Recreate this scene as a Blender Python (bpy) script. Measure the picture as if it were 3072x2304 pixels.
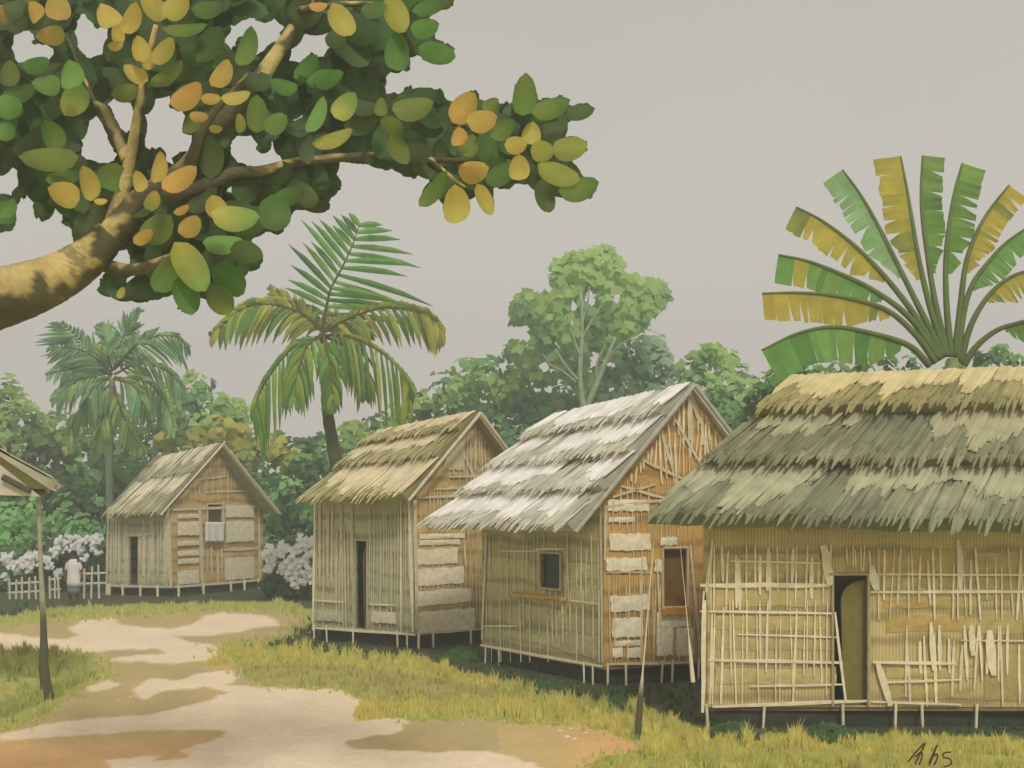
import bpy, math, random
import numpy as np
from mathutils import Vector, noise
R = random.Random(7)
scene = bpy.context.scene
for o in list(bpy.data.objects): bpy.data.objects.remove(o)

# ---------------------------------------------------------------- camera
F = 1100.0; HZ = 505.0; EYE = 3.2
cam = bpy.data.cameras.new('camera'); camo = bpy.data.objects.new('camera', cam)
scene.collection.objects.link(camo); scene.camera = camo
camo.location = (0, 0, EYE); camo.rotation_euler = (math.radians(90), 0, 0)
cam.sensor_width = 36; cam.lens = 36*F/1024; cam.shift_y = (HZ-384)/1024
cam.clip_start = 0.1; cam.clip_end = 3000
scene.render.resolution_x = 1024; scene.render.resolution_y = 768

# ---------------------------------------------------------------- sky and sun
HAZE = .0068
SUN_EL, SUN_AZ = 48, 164           # azimuth from +Y towards +X: behind the camera, to the right
w = bpy.data.worlds.new("World"); scene.world = w; w.use_nodes = True
nt = w.node_tree; nt.nodes.clear()
sky = nt.nodes.new('ShaderNodeTexSky'); sky.sky_type = 'NISHITA'; sky.sun_disc = False
sky.sun_elevation = math.radians(SUN_EL); sky.sun_rotation = math.radians(SUN_AZ)
sky.air_density = 1.2; sky.dust_density = 6; sky.ozone_density = .6
bg1 = nt.nodes.new('ShaderNodeBackground'); bg1.inputs[1].default_value = 0.05
nt.links.new(sky.outputs[0], bg1.inputs[0])
# thick pale overcast veil over the blue: warm towards the horizon, faint mottling
tc = nt.nodes.new('ShaderNodeTexCoord'); sp = nt.nodes.new('ShaderNodeSeparateXYZ')
nt.links.new(tc.outputs['Generated'], sp.inputs[0])
nz = nt.nodes.new('ShaderNodeTexNoise'); nz.inputs['Scale'].default_value = 3.0; nz.inputs['Detail'].default_value = 5
nt.links.new(tc.outputs['Generated'], nz.inputs['Vector'])
ad = nt.nodes.new('ShaderNodeMath'); ad.operation = 'MULTIPLY_ADD'
nt.links.new(nz.outputs['Fac'], ad.inputs[0]); ad.inputs[1].default_value = .12; nt.links.new(sp.outputs['Z'], ad.inputs[2])
cr = nt.nodes.new('ShaderNodeValToRGB'); nt.links.new(ad.outputs[0], cr.inputs[0])
e = cr.color_ramp.elements
e[0].position = .05; e[0].color = (.665, .605, .535, 1)
e[1].position = .52; e[1].color = (.50, .48, .43, 1)
m = cr.color_ramp.elements.new(.28); m.color = (.61, .575, .52, 1)
bg2 = nt.nodes.new('ShaderNodeBackground'); nt.links.new(cr.outputs[0], bg2.inputs[0]); bg2.inputs[1].default_value = .93
ads = nt.nodes.new('ShaderNodeMixShader'); ads.inputs[0].default_value = .93
nt.links.new(bg1.outputs[0], ads.inputs[1]); nt.links.new(bg2.outputs[0], ads.inputs[2])
wo = nt.nodes.new('ShaderNodeOutputWorld'); nt.links.new(ads.outputs[0], wo.inputs[0])
sl = bpy.data.lights.new('sun', 'SUN'); sl.energy = 1.5; sl.angle = math.radians(10); sl.color = (1, .95, .87)
so = bpy.data.objects.new('sun', sl); scene.collection.objects.link(so)
az, el = math.radians(SUN_AZ), math.radians(SUN_EL)
sd = Vector((math.sin(az)*math.cos(el), math.cos(az)*math.cos(el), math.sin(el)))
so.rotation_euler = sd.to_track_quat('Z', 'Y').to_euler()
vs = scene.view_settings
vs.view_transform = 'Standard'; vs.look = 'None'; vs.exposure = .27; vs.gamma = 1

# ---------------------------------------------------------------- helpers
def P(px, py, Y): return Vector(((px-512)*Y/F, Y, EYE+(HZ-py)*Y/F))
def G(px, py, z=0.0):
    Y = (EYE-z)*F/(py-HZ); return Vector(((px-512)*Y/F, Y, z))
def proj(v): return (512+v[0]*F/v[1], HZ-(v[2]-EYE)*F/v[1])
def inside(x, y, poly):
    c = False; j = len(poly)-1
    for i in range(len(poly)):
        xi, yi = poly[i]; xj, yj = poly[j]
        if (yi > y) != (yj > y) and x < (xj-xi)*(y-yi)/(yj-yi)+xi: c = not c
        j = i
    return c
def lerp(a, b, t): return a+(b-a)*t
def mixc(a, b, t): return tuple(a[i]+(b[i]-a[i])*t for i in range(3))
def jit(c, s=.12):
    k = 1+R.uniform(-s, s); return (c[0]*k*(1+R.uniform(-s, s)*.4), c[1]*k, c[2]*k*(1+R.uniform(-s, s)*.4))
def catmull(pts, n):
    pts = [Vector(p) for p in pts]; q = [pts[0]*2-pts[1]]+pts+[pts[-1]*2-pts[-2]]; out = []
    segs = len(pts)-1
    for k in range(n+1):
        t = k/n*segs; i = min(int(t), segs-1); f = t-i
        a, b, c, d = q[i], q[i+1], q[i+2], q[i+3]
        out.append(.5*((2*b)+(c-a)*f+(2*a-5*b+4*c-d)*f*f+(3*b-a-3*c+d)*f**3))
    return out

class MB:
    def __init__(s): s.v = []; s.f = []; s.c = []
    def vert(s, p, c=(1, 1, 1)): s.v.append(tuple(p)); s.c.append(c); return len(s.v)-1
    def poly(s, pts, c=(1, 1, 1)):
        cs = c if isinstance(c, list) else [c]*len(pts)
        s.f.append([s.vert(p, k) for p, k in zip(pts, cs)])
    def hexa(s, b, t, c=(1, 1, 1)):          # two quads (bottom, top) -> closed box
        i = [s.vert(p, c) for p in list(b)+list(t)]
        s.f += [[i[3], i[2], i[1], i[0]], [i[4], i[5], i[6], i[7]]]
        for k in range(4): s.f.append([i[k], i[(k+1) % 4], i[4+(k+1) % 4], i[4+k]])
    def box(s, p, q, c=(1, 1, 1)):
        (x0, y0, z0), (x1, y1, z1) = p, q
        s.hexa([(x0, y0, z0), (x1, y0, z0), (x1, y1, z0), (x0, y1, z0)], [(x0, y0, z1), (x1, y0, z1), (x1, y1, z1), (x0, y1, z1)], c)
    def tube(s, pts, rad, n=7, c=(1, 1, 1), wob=0):
        pts = [Vector(p) for p in pts]; rings = []
        for k, p in enumerate(pts):
            t = (pts[min(k+1, len(pts)-1)]-pts[max(k-1, 0)]).normalized()
            a = t.cross(Vector((0.13, 1, .07))).normalized() if abs(t.y) < .95 else t.cross(Vector((1, 0, 0))).normalized()
            b = t.cross(a); r = rad[k] if isinstance(rad, (list, tuple)) else rad
            cc = c[k] if isinstance(c, list) else c
            rings.append([s.vert(p+(a*math.cos(q)+b*math.sin(q))*r*(1+R.uniform(-wob, wob)), cc) for q in [2*math.pi*j/n for j in range(n)]])
        for k in range(len(rings)-1):
            for j in range(n): s.f.append([rings[k][j], rings[k][(j+1) % n], rings[k+1][(j+1) % n], rings[k+1][j]])
        s.f.append(rings[0][::-1]); s.f.append(rings[-1])
    def build(s, name, mat, parent=None, smooth=False, origin=None):
        me = bpy.data.meshes.new(name)
        v = np.array(s.v, dtype=float).reshape(-1, 3)
        if parent is not None: v = v-np.array(WP[parent.name])
        elif origin is not None: v = v-np.array(origin)
        me.from_pydata(v.tolist(), [], s.f)
        at = me.color_attributes.new('Col', 'FLOAT_COLOR', 'POINT')
        cc = np.ones((len(s.c), 4)); cc[:, :3] = np.array(s.c).reshape(-1, 3); at.data.foreach_set('color', cc.ravel())
        if smooth: me.polygons.foreach_set('use_smooth', [True]*len(me.polygons))
        me.materials.append(mat); me.update()
        o = bpy.data.objects.new(name, me); scene.collection.objects.link(o)
        if parent is not None: o.parent = parent; WP[o.name] = WP[parent.name]
        else: o.location = origin if origin is not None else (0, 0, 0); WP[o.name] = tuple(o.location)
        return o
WP = {}
def tag(o, label=None, cat=None, group=None, kind=None):
    if label: o['label'] = label
    if cat: o['category'] = cat
    if group: o['group'] = group
    if kind: o['kind'] = kind
    return o
def thing(name, loc, label, cat, group=None):
    o = bpy.data.objects.new(name, None); scene.collection.objects.link(o); o.location = loc
    o.empty_display_size = .2; WP[o.name] = tuple(loc); return tag(o, label, cat, group)

def material(name, rough=.85, trans=0, var=.25, scale=6., bump=.0, stretch=(1, 1, 1), tint=(1, 1, 1), spec=.15, bscale=None):
    m = bpy.data.materials.new(name); m.use_nodes = True; n = m.node_tree; n.nodes.clear(); L = n.links.new
    at = n.nodes.new('ShaderNodeAttribute'); at.attribute_name = 'Col'
    tc = n.nodes.new('ShaderNodeTexCoord'); mp = n.nodes.new('ShaderNodeMapping'); mp.inputs['Scale'].default_value = stretch
    L(tc.outputs['Object'], mp.inputs[0])
    nz = n.nodes.new('ShaderNodeTexNoise'); nz.inputs['Scale'].default_value = scale; nz.inputs['Detail'].default_value = 6
    L(mp.outputs[0], nz.inputs['Vector'])
    mr = n.nodes.new('ShaderNodeMapRange'); mr.inputs[1].default_value = .3; mr.inputs[2].default_value = .7
    mr.inputs[3].default_value = 1-var; mr.inputs[4].default_value = 1+var; L(nz.outputs['Fac'], mr.inputs[0])
    mx = n.nodes.new('ShaderNodeVectorMath'); mx.operation = 'SCALE'; L(at.outputs['Color'], mx.inputs[0]); L(mr.outputs[0], mx.inputs['Scale'])
    tn = n.nodes.new('ShaderNodeVectorMath'); tn.operation = 'MULTIPLY'; L(mx.outputs[0], tn.inputs[0]); tn.inputs[1].default_value = tint
    b = n.nodes.new('ShaderNodeBsdfPrincipled'); b.inputs['Roughness'].default_value = rough
    b.inputs['Specular IOR Level'].default_value = spec
    L(tn.outputs[0], b.inputs['Base Color'])
    if bump:
        n2 = n.nodes.new('ShaderNodeTexNoise'); n2.inputs['Scale'].default_value = bscale or scale*4; n2.inputs['Detail'].default_value = 4
        L(mp.outputs[0], n2.inputs['Vector'])
        bp = n.nodes.new('ShaderNodeBump'); bp.inputs['Strength'].default_value = bump; bp.inputs['Distance'].default_value = .03
        L(n2.outputs['Fac'], bp.inputs['Height']); L(bp.outputs[0], b.inputs['Normal'])
    out = n.nodes.new('ShaderNodeOutputMaterial')
    if trans:
        t = n.nodes.new('ShaderNodeBsdfTranslucent'); L(tn.outputs[0], t.inputs[0])
        ms = n.nodes.new('ShaderNodeMixShader'); ms.inputs[0].default_value = trans
        L(b.outputs[0], ms.inputs[1]); L(t.outputs[0], ms.inputs[2]); L(ms.outputs[0], out.inputs[0])
    else: L(b.outputs[0], out.inputs[0])
    return m
M_leaf = material('broad_leaf', .6, .42, .14, 5, spec=.2, tint=(1.06, 1.14, .95))
M_far = material('far_foliage', .9, .5, .12, 2, tint=(1.2, 1.42, 1.25))
M_frond = material('palm_frond', .75, .4, .16, 3, tint=(1.12, 1.3, 1.1))
M_grass = material('grass', .9, .45, .15, 4)
M_bark = material('bark', .9, 0, .25, 5, .5, (1, 1, 1))
M_straw = material('straw_thatch', .95, 0, .16, 3, .3)
M_bamboo = material('split_bamboo', .75, 0, .14, 9, .15)
M_ground = material('soil_and_grass', .95, 0, .10, 1.6, .3)
M_sand = material('sandy_earth', .95, 0, .07, 9, .35, bscale=45)
M_dark = material('weathered_wood', .95, 0, .25, 3, .3)
M_cloth = material('white_cotton', .9, .1, .05, 4)
M_skin = material('skin', .6, 0, .05, 4)
M_flower = material('blossom', .8, .3, .04, 4)
# woven bamboo matting: vertical slits plus soft horizontal courses
def mat_wall():
    m = material('woven_bamboo_wall', .9, 0, .16, 1.3, .0)
    n = m.node_tree; L = n.links.new; b = next(x for x in n.nodes if x.type == 'BSDF_PRINCIPLED')
    tc = next(x for x in n.nodes if x.type == 'TEX_COORD')
    src = b.inputs['Base Color'].links[0].from_socket
    uv = n.nodes.new('ShaderNodeUVMap'); uv.uv_map = 'UVMap'
    def wave(direction, sc, dist, lo, prof='SIN'):
        wv = n.nodes.new('ShaderNodeTexWave'); wv.bands_direction = direction; wv.inputs['Scale'].default_value = sc
        wv.inputs['Distortion'].default_value = dist; wv.inputs['Detail'].default_value = 3; wv.inputs['Detail Scale'].default_value = 1.2
        wv.wave_profile = prof; L(uv.outputs[0], wv.inputs['Vector'])
        mr = n.nodes.new('ShaderNodeMapRange'); mr.inputs[1].default_value = 0; mr.inputs[2].default_value = .45
        mr.inputs[3].default_value = lo; mr.inputs[4].default_value = 1.0; L(wv.outputs['Fac'], mr.inputs[0]); return wv, mr
    w1, a = wave('X', 6.5, 1.2, .72); w2, c = wave('Y', .75, 3.5, .66)
    mu = n.nodes.new('ShaderNodeMath'); mu.operation = 'MULTIPLY'; L(a.outputs[0], mu.inputs[0]); L(c.outputs[0], mu.inputs[1])
    sc = n.nodes.new('ShaderNodeVectorMath'); sc.operation = 'SCALE'; L(src, sc.inputs[0]); L(mu.outputs[0], sc.inputs['Scale'])
    L(sc.outputs[0], b.inputs['Base Color'])
    bp = n.nodes.new('ShaderNodeBump'); bp.inputs['Strength'].default_value = .5; bp.inputs['Distance'].default_value = .01
    L(w1.outputs['Fac'], bp.inputs['Height']); L(bp.outputs[0], b.inputs['Normal'])
    return m
M_wall = mat_wall()

# ---------------------------------------------------------------- ground and path
PATH = [(-90, 628), (0, 627), (60, 621), (80, 618), (120, 616), (154, 615), (216, 610), (262, 611), (290, 612), (309, 617), (307, 627), (285, 636), (262, 642),
        (232, 646), (221, 648), (219, 660), (247, 664), (243, 676), (262, 686), (300, 688), (341, 689), (362, 700), (380, 712), (411, 721), (450, 720), (480, 716), (500, 720), (526, 725),
        (588, 726), (615, 735), (634, 743), (642, 751), (603, 760), (580, 770), (570, 800), (560, 1000), (-200, 1000), (-90, 745), (0, 733), (20, 725), (45, 713), (80, 690), (110, 674),
        (90, 657), (50, 652), (0, 652), (-90, 653)]
PALE = [[(-90, 635), (0, 633), (45, 638), (62, 640), (80, 636), (66, 630), (80, 620), (110, 618), (125, 625), (170, 630), (190, 624), (216, 612), (262, 615), (275, 619), (280, 625), (262, 628), (216, 636), (170, 637), (200, 643), (220, 648), (221, 660),
         (170, 664), (107, 661), (120, 657), (165, 653), (160, 649), (120, 650), (90, 653), (48, 651), (0, 651), (-90, 652)],
        [(130, 692), (150, 679), (160, 678), (175, 681), (200, 674), (215, 671), (230, 671), (239, 677), (236, 682), (222, 684), (262, 688), (341, 690), (358, 700), (372, 712), (411, 722), (400, 732), (370, 737), (341, 742), (355, 749), (434, 753), (488, 751), (511, 757), (542, 768), (565, 800), (560, 1000), (200, 1000), (120, 768),
         (190, 757), (180, 750), (215, 740), (225, 731), (150, 731), (80, 736), (0, 741), (0, 735), (60, 722), (150, 715), (200, 703), (228, 693), (205, 687), (165, 692), (145, 700)],
        [(85, 688), (110, 680), (120, 684), (110, 690), (90, 692)], [(105, 760), (160, 756), (150, 768), (110, 770)]]
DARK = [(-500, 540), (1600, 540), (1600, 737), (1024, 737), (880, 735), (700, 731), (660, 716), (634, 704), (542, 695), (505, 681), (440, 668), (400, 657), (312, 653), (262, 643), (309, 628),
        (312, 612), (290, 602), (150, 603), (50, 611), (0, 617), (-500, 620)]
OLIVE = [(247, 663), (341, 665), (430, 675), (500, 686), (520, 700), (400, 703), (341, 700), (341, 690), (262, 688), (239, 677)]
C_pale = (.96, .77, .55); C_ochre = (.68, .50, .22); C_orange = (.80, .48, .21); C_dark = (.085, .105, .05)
C_yg = (.54, .50, .15); C_ol = (.44, .40, .13)
def nz2(x, y, s, o=0): return noise.noise(Vector((x*s, y*s, o)))
def sandcol(px, py):
    wx, wy = px+nz2(px, py*3, .06, 3)*7, py+nz2(px, py*3, .06, 9)*1.5
    if any(inside(wx, wy, q) for q in PALE): c = C_pale
    elif wy > 728 and wx < 260: c = mixc(C_ochre, C_orange, min(1, (wy-728)/25))
    elif wx > 500: c = mixc(C_ochre, C_orange, max(0, min(1, (wx-540)/60)))
    else: c = mixc(C_ochre, (.52, .42, .22), .5+.5*nz2(px, py*3, .02, 1))
    k = 1+.09*nz2(px, py*4, .03, 5); return (c[0]*k, c[1]*k, c[2]*k)
def soft(f, px, py):
    a = [f(px+dx, py+dy) for dx, dy in ((0, 0), (0, 0), (0, 0), (2.5, .3), (-2.5, -.3), (1.5, -.7), (-1.5, .7))]; return tuple(sum(q[i] for q in a)/7 for i in range(3))
def groundcol(px, py):
    wx, wy = px+nz2(px, py*3, .06, 3)*8, py+nz2(px, py*3, .06, 9)*2
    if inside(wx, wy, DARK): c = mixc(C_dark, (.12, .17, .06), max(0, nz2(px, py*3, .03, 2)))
    elif inside(wx, wy, OLIVE): c = C_ol
    else: c = mixc(C_yg, (.38, .42, .12), .5+.5*nz2(px, py*3, .03, 4))
    return c
b = MB(); rows = [506.2, 507, 508.5, 511, 515, 521, 530, 540, 552, 565, 575]+[580+2.5*i for i in range(92)]+[830, 900, 1000, 1300, 2000, 4000]
cols = [-9000, -5000, -2500, -1200, -700, -400, -200, -100, -50]+[-20+5*i for i in range(214)]+[1080, 1150, 1300, 1600, 2200, 4000, 8000, 12000]
grid = []
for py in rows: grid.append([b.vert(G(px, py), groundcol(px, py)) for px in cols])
last = []
for px in cols: last.append(b.vert((-40+80*cols.index(px)/(len(cols)-1), -60, 0), C_yg))
grid.append(last)
for i in range(len(grid)-1):
    for j in range(len(cols)-1): b.f.append([grid[i+1][j], grid[i+1][j+1], grid[i][j+1], grid[i][j]])
tag(b.build('ground', M_ground), 'grassy village ground, dark green under the huts and yellow green by the path', 'ground', kind='structure')
b = MB(); vid = {}
pyl = [608+1.6*i for i in range(110)]+[790, 810, 840, 900]
def pv(i, j):
    if (i, j) not in vid:
        px, py = -100+3*i, pyl[j]; q = G(px, py); q.z = .006; vid[(i, j)] = b.vert(q, soft(sandcol, px, py))
    return vid[(i, j)]
for j in range(len(pyl)-1):
    for i in range(255):
        px, py = -100+3*i+1.5, (pyl[j]+pyl[j+1])/2
        if inside(px+nz2(px, py, .1, 7)*3, py+nz2(px, py*2, .12, 8)*1.6, PATH): b.f.append([pv(i, j+1), pv(i+1, j+1), pv(i+1, j), pv(i, j)])
tag(b.build('path', M_sand), 'pale sandy village path with ochre stains winding to the far hut', 'path', kind='structure')

# ---------------------------------------------------------------- hut building kit
def on_wall(A, B, px, py):             # pixel seen on the vertical plane A-B -> (u metres, z)
    d = B-A; k = (px-512)/F; t = (k*A.y-A.x)/(d.x-k*d.y); Y = A.y+d.y*t
    return t*math.hypot(d.x, d.y), EYE+(HZ-py)*Y/F
class Wall:
    def __init__(s, A, B): s.A, s.B = A, B; s.L = math.hypot(B.x-A.x, B.y-A.y); s.d = Vector(((B.x-A.x)/s.L, (B.y-A.y)/s.L, 0)); s.n = Vector((s.d.y, -s.d.x, 0)); s.apex = None
    def top(s, u):
        if not s.apex: return 99
        ua, za, zt = s.apex; return (lerp(zt, za, u/ua) if u <= ua else lerp(za, zt, (u-ua)/(s.L-ua)))-.07
    def pt(s, u, z, off=0): return Vector((s.A.x, s.A.y, 0))+s.d*u+s.n*off+Vector((0, 0, z))
    def pix(s, px, py): return on_wall(s.A, s.B, px, py)
def wall_panel(wl, zb, zt, openings, name, col, parent, apex=None, th=.07, shade=None):
    """front wall or pentagon gable with real openings; openings = [(u0,u1,z0,z1)]"""
    if apex: wl.apex = (apex[0], apex[1], zt)
    b = MB(); us = sorted(set([0, wl.L]+[x for o in openings for x in o[:2]]+([apex[0]] if apex else [])))
    def top(u):
        if not apex: return zt
        return lerp(zt, apex[1], u/apex[0]) if u <= apex[0] else lerp(apex[1], zt, (u-apex[0])/(wl.L-apex[0]))
    def q(u0, u1, a0, a1, c0, c1):
        b.poly([wl.pt(u0, a0), wl.pt(u1, a1), wl.pt(u1, c1), wl.pt(u0, c0)], col)
        b.poly([wl.pt(u0, c0, -th), wl.pt(u1, c1, -th), wl.pt(u1, a1, -th), wl.pt(u0, a0, -th)], col)
    for k in range(len(us)-1):
        u0, u1 = us[k], us[k+1]; mid = (u0+u1)/2; op = [o for o in openings if o[0] <= mid <= o[1]]
        z = zb
        for o in sorted(op, key=lambda o: o[2]):
            if o[2] > z+.001: q(u0, u1, z, z, o[2], o[2])
            z = o[3]
        q(u0, u1, z, z, top(u0), top(u1))
    dk = tuple(x*.8 for x in col)
    for (u0, u1, z0, z1) in openings:
        for (p, r) in (((u0, z0), (u0, z1)), ((u0, z1), (u1, z1)), ((u1, z1), (u1, z0)), ((u1, z0), (u0, z0))):
            b.poly([wl.pt(*p), wl.pt(*r), wl.pt(*r, -th), wl.pt(*p, -th)], dk)
    for u in (0, wl.L): b.poly([wl.pt(u, zb), wl.pt(u, zb, -th), wl.pt(u, top(u), -th), wl.pt(u, top(u))], col)
    o = b.build(name, M_wall, parent)
    me = o.data; uv = me.uv_layers.new(name='UVMap'); loc = np.array(WP[parent.name])
    for lp in me.loops:
        v = Vector(me.vertices[lp.vertex_index].co)+Vector(loc); uv.data[lp.index].uv = ((v-Vector((wl.A.x, wl.A.y, 0))).dot(wl.d), v.z)
    return o
def lath(b, wl, u0, z0, u1, z1, wd, off, c, taper=.55, th=.010):
    z0, z1 = min(z0, wl.top(u0)), min(z1, wl.top(u1)); u0, u1 = max(-.06, min(wl.L+.06, u0)), max(-.06, min(wl.L+.06, u1))
    a = wl.pt(u0, z0, off); e = wl.pt(u1, z1, off); d = (e-a).normalized(); s = wl.n.cross(d).normalized(); n = wl.n; N = 4
    prev = None
    for k in range(N+1):
        t = k/N; ww = wd*(1-(1-taper)*abs(2*t-1)**2)*(1+R.uniform(-.12, .12))/2; p = a+(e-a)*t+s*R.uniform(-.1, .1)*wd
        ring = [b.vert(p-s*ww-n*th/2, c), b.vert(p+s*ww-n*th/2, c), b.vert(p+s*ww+n*th/2, c), b.vert(p-s*ww+n*th/2, c)]
        if prev:
            for j in range(4): b.f.append([prev[j], prev[(j+1) % 4], ring[(j+1) % 4], ring[j]])
        else: b.f.append(ring[::-1])
        prev = ring
    b.f.append(prev)
CREAM = (.88, .78, .56); CREAM2 = (.72, .68, .48)
def slats(b, wl, px0, px1, py0, py1, n, wd=(.015, .04), c=CREAM, lean=.02, avoid=(), lo=.1, full=.4, off=.02):
    """vertical split-bamboo strips of uneven length between two pixel lines"""
    for k in range(n):
        px = px0+(px1-px0)*(k+.5+R.uniform(-.4, .4))/n
        a = R.uniform(0, .25) if R.random() > full else 0.0; e = 1-(R.uniform(0, .45) if R.random() > full else 0.0)
        u, zt = wl.pix(px, lerp(py0, py1, a)); _, zb = wl.pix(px, lerp(py0, py1, e))
        zt = min(zt, wl.top(u)-.03)
        if not 0 < u < wl.L: continue
        parts = [(zt, zb)]
        for (ou0, ou1, oz0, oz1) in avoid:
            if ou0-.03 < u < ou1+.03:
                nn = []
                for (t_, b_) in parts:
                    if t_ > oz1 > b_: nn.append((t_, oz1+.02)); 
                    if t_ > oz0 > b_: nn.append((oz0-.02, b_))
                    if b_ >= oz1 or t_ <= oz0: nn.append((t_, b_))
                parts = nn
        dl = R.uniform(-lean, lean)
        for (t_, b_) in parts:
            if t_-b_ > .12: lath(b, wl, u-dl*(t_-b_), t_, u+dl*(t_-b_), b_, R.uniform(*wd), off+R.uniform(0, .012), jit(c, .12))
def hbar(b, wl, pxa, pya, pxb, pyb, wd, off=.036, c=CREAM, taper=.6):
    ua, za = wl.pix(pxa, pya); ub, zb = wl.pix(pxb, pyb); lath(b, wl, ua, za, ub, zb, wd, off, jit(c, .06), taper)
def opening(wl, px0, py0, px1, py1):
    u0, z1 = wl.pix(px0, py0); u1, z0 = wl.pix(px1, py1); return (u0, u1, z0, z1)
def panel(wl, px0, py0, px1, py1, col, parent, off=.02, name='mat_panel', th=.02):
    """torn-edged sheet of pale matting tied on to a wall"""
    b = MB(); u0, z1 = wl.pix(px0, py0); u1, z0 = wl.pix(px1, py1); n = 10; F_, B_ = [], []
    pts = []
    j = min(.018, (z1-z0)*.08)
    for k in range(n+1): pts.append((lerp(u0, u1, k/n), z0+R.uniform(-j, j)))
    for k in range(1, 4): pts.append((u1+R.uniform(-j, j), lerp(z0, z1, k/4)))
    for k in range(n+1): pts.append((lerp(u1, u0, k/n), z1+R.uniform(-j, j)))
    for k in range(1, 4): pts.append((u0+R.uniform(-j, j), lerp(z1, z0, k/4)))
    c = jit(col, .06); cen = (u0+u1)/2, (z0+z1)/2
    fr = [b.vert(wl.pt(u, z, off+th), jit(c, .05)) for u, z in pts]; bk = [b.vert(wl.pt(u, z, off), c) for u, z in pts]
    cv = b.vert(wl.pt(cen[0], cen[1], off+th+.012), c); N = len(pts)
    for k in range(N):
        b.f.append([fr[k], fr[(k+1) % N], cv]); b.f.append([fr[k], bk[k], bk[(k+1) % N], fr[(k+1) % N]])
    return b.build(name, M_bamboo, parent)
def thatch(EL, ER, RL, RR, breaks, parent, light, dark, name='thatch_tier', step=.055, lift=.11, split=(.35, .9), hang=.14, simple=False, ltier=None):
    """one roof slope laid in overlapping straw tiers; v=0 ridge, 1 eave"""
    def S(u, v): return (RL*(1-u)+RR*u)*(1-v)+(EL*(1-u)+ER*u)*v
    nrm = (ER-EL).cross(RR-ER).normalized()
    if nrm.z < 0: nrm = -nrm
    for k in range(len(breaks)-1):
        v0, v1 = max(0, breaks[k]-.03), breaks[k+1]; b = MB(); wid = (S(1, v1)-S(0, v1)).length; run = (S(.5, v1)-S(.5, v0)).length
        lt = ltier[k] if ltier else light; dkc = dark[k] if isinstance(dark, list) else dark
        def T(u, v, o=0):
            t = (v-v0)/(v1-v0); return S(u, v)+nrm*(.02+lift*t+o)-Vector((0, 0, max(0, t-1)*run*.35))
        N = max(8, int(wid/.25)); sd_ = R.random()*50
        ev = [v1-(v1-v0)*R.uniform(0, .05) for _ in range(N+1)]
        up = [b.vert(T(i/N, v0), jit(dkc, .1)) for i in range(N+1)]; md = [b.vert(T(i/N, lerp(v0, v1, .5)), jit(dkc, .1)) for i in range(N+1)]
        lo = [b.vert(T(i/N, ev[i]), jit(dkc, .12)) for i in range(N+1)]; und = [b.vert(S(i/N, ev[i])-nrm*.03, dkc) for i in range(N+1)]
        uu = [b.vert(S(i/N, v0)-nrm*.03, dkc) for i in range(N+1)]
        for i in range(N):
            b.f += [[up[i], md[i], md[i+1], up[i+1]], [md[i], lo[i], lo[i+1], md[i+1]], [lo[i], und[i], und[i+1], lo[i+1]], [und[i], uu[i], uu[i+1], und[i+1]]]
        b.f += [[up[0], uu[0], und[0], lo[0], md[0]], [up[N], md[N], lo[N], und[N], uu[N]]]
        if not simple:
            ns = int(wid/step); layers = 3
            for ly in range(layers):
                for i in range(ns):
                    u = (i+R.uniform(-.3, 1.3))/ns; u = min(.998, max(.002, u))
                    g = noise.noise(Vector((u*wid*1.1+sd_, k*7.3, ly*.6))); g2 = noise.noise(Vector((u*wid*3.1+sd_, k*3.3, 4)))
                    isl = ly == 2
                    if isl and g+g2*.5 < -.42: continue
                    if ly == 0: a, e_ = R.uniform(.5, .8), 1+R.uniform(0, 1)*hang/run
                    elif ly == 1: a, e_ = R.uniform(.0, .5), R.uniform(.75, 1.02)+.3*hang/run
                    else: a = R.uniform(0, .06); e_ = lerp(split[0], split[1], min(1, max(0, .5+g*1.0+g2*.55)))*R.uniform(.92, 1.06)
                    c = lt if isl else mixc(dkc, lt, max(0, min(1, R.uniform(-.1, .4)+g*.6)))
                    c = jit(c, .1); wv = R.uniform(.045, .10)/wid*(1.5 if isl else 1); sk = R.uniform(-.012, .012)*3/wid
                    off = .012+.012*ly+R.uniform(0, .01); pr = None
                    for q in range(4):
                        t = lerp(a, e_, q/3); ww = wv*(1 if q < 3 else R.uniform(.1, .5))/2; v = lerp(v0, v1, t); uc = u+sk*q/3
                        pp = [b.vert(T(uc-ww, v, off), c), b.vert(T(uc, v, off+.012), c), b.vert(T(uc+ww, v, off), c)]
                        if pr: b.f += [[pr[0], pp[0], pp[1], pr[1]], [pr[1], pp[1], pp[2], pr[2]]]
                        pr = pp
        b.build(name, M_straw, parent)
def pole(b, p, q, r, c, n=7):
    pts = [p.lerp(q, t) for t in (0, .33, .66, 1)]; b.tube(pts, [r*1.08, r, r*.96, r*.9], n, c)
def crawl_shade(pts, z, parent, inset=.12, col=(.06, .07, .045)):  # dark box added below the floor, standing in for crawl space shade
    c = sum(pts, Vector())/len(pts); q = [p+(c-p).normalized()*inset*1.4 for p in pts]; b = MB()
    b.hexa([Vector((p.x, p.y, -.02)) for p in q], [Vector((p.x, p.y, z-.02)) for p in q], col); return b.build('crawl_space_shade', M_dark, parent)
def floor(pts, z, parent, col=(.25, .2, .1)):
    b = MB(); b.hexa([Vector((p.x, p.y, z-.06)) for p in pts], [Vector((p.x, p.y, z+.0)) for p in pts], col); return b.build('floor', M_dark, parent)
def xy(v): return Vector((v.x, v.y, 0))
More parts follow.
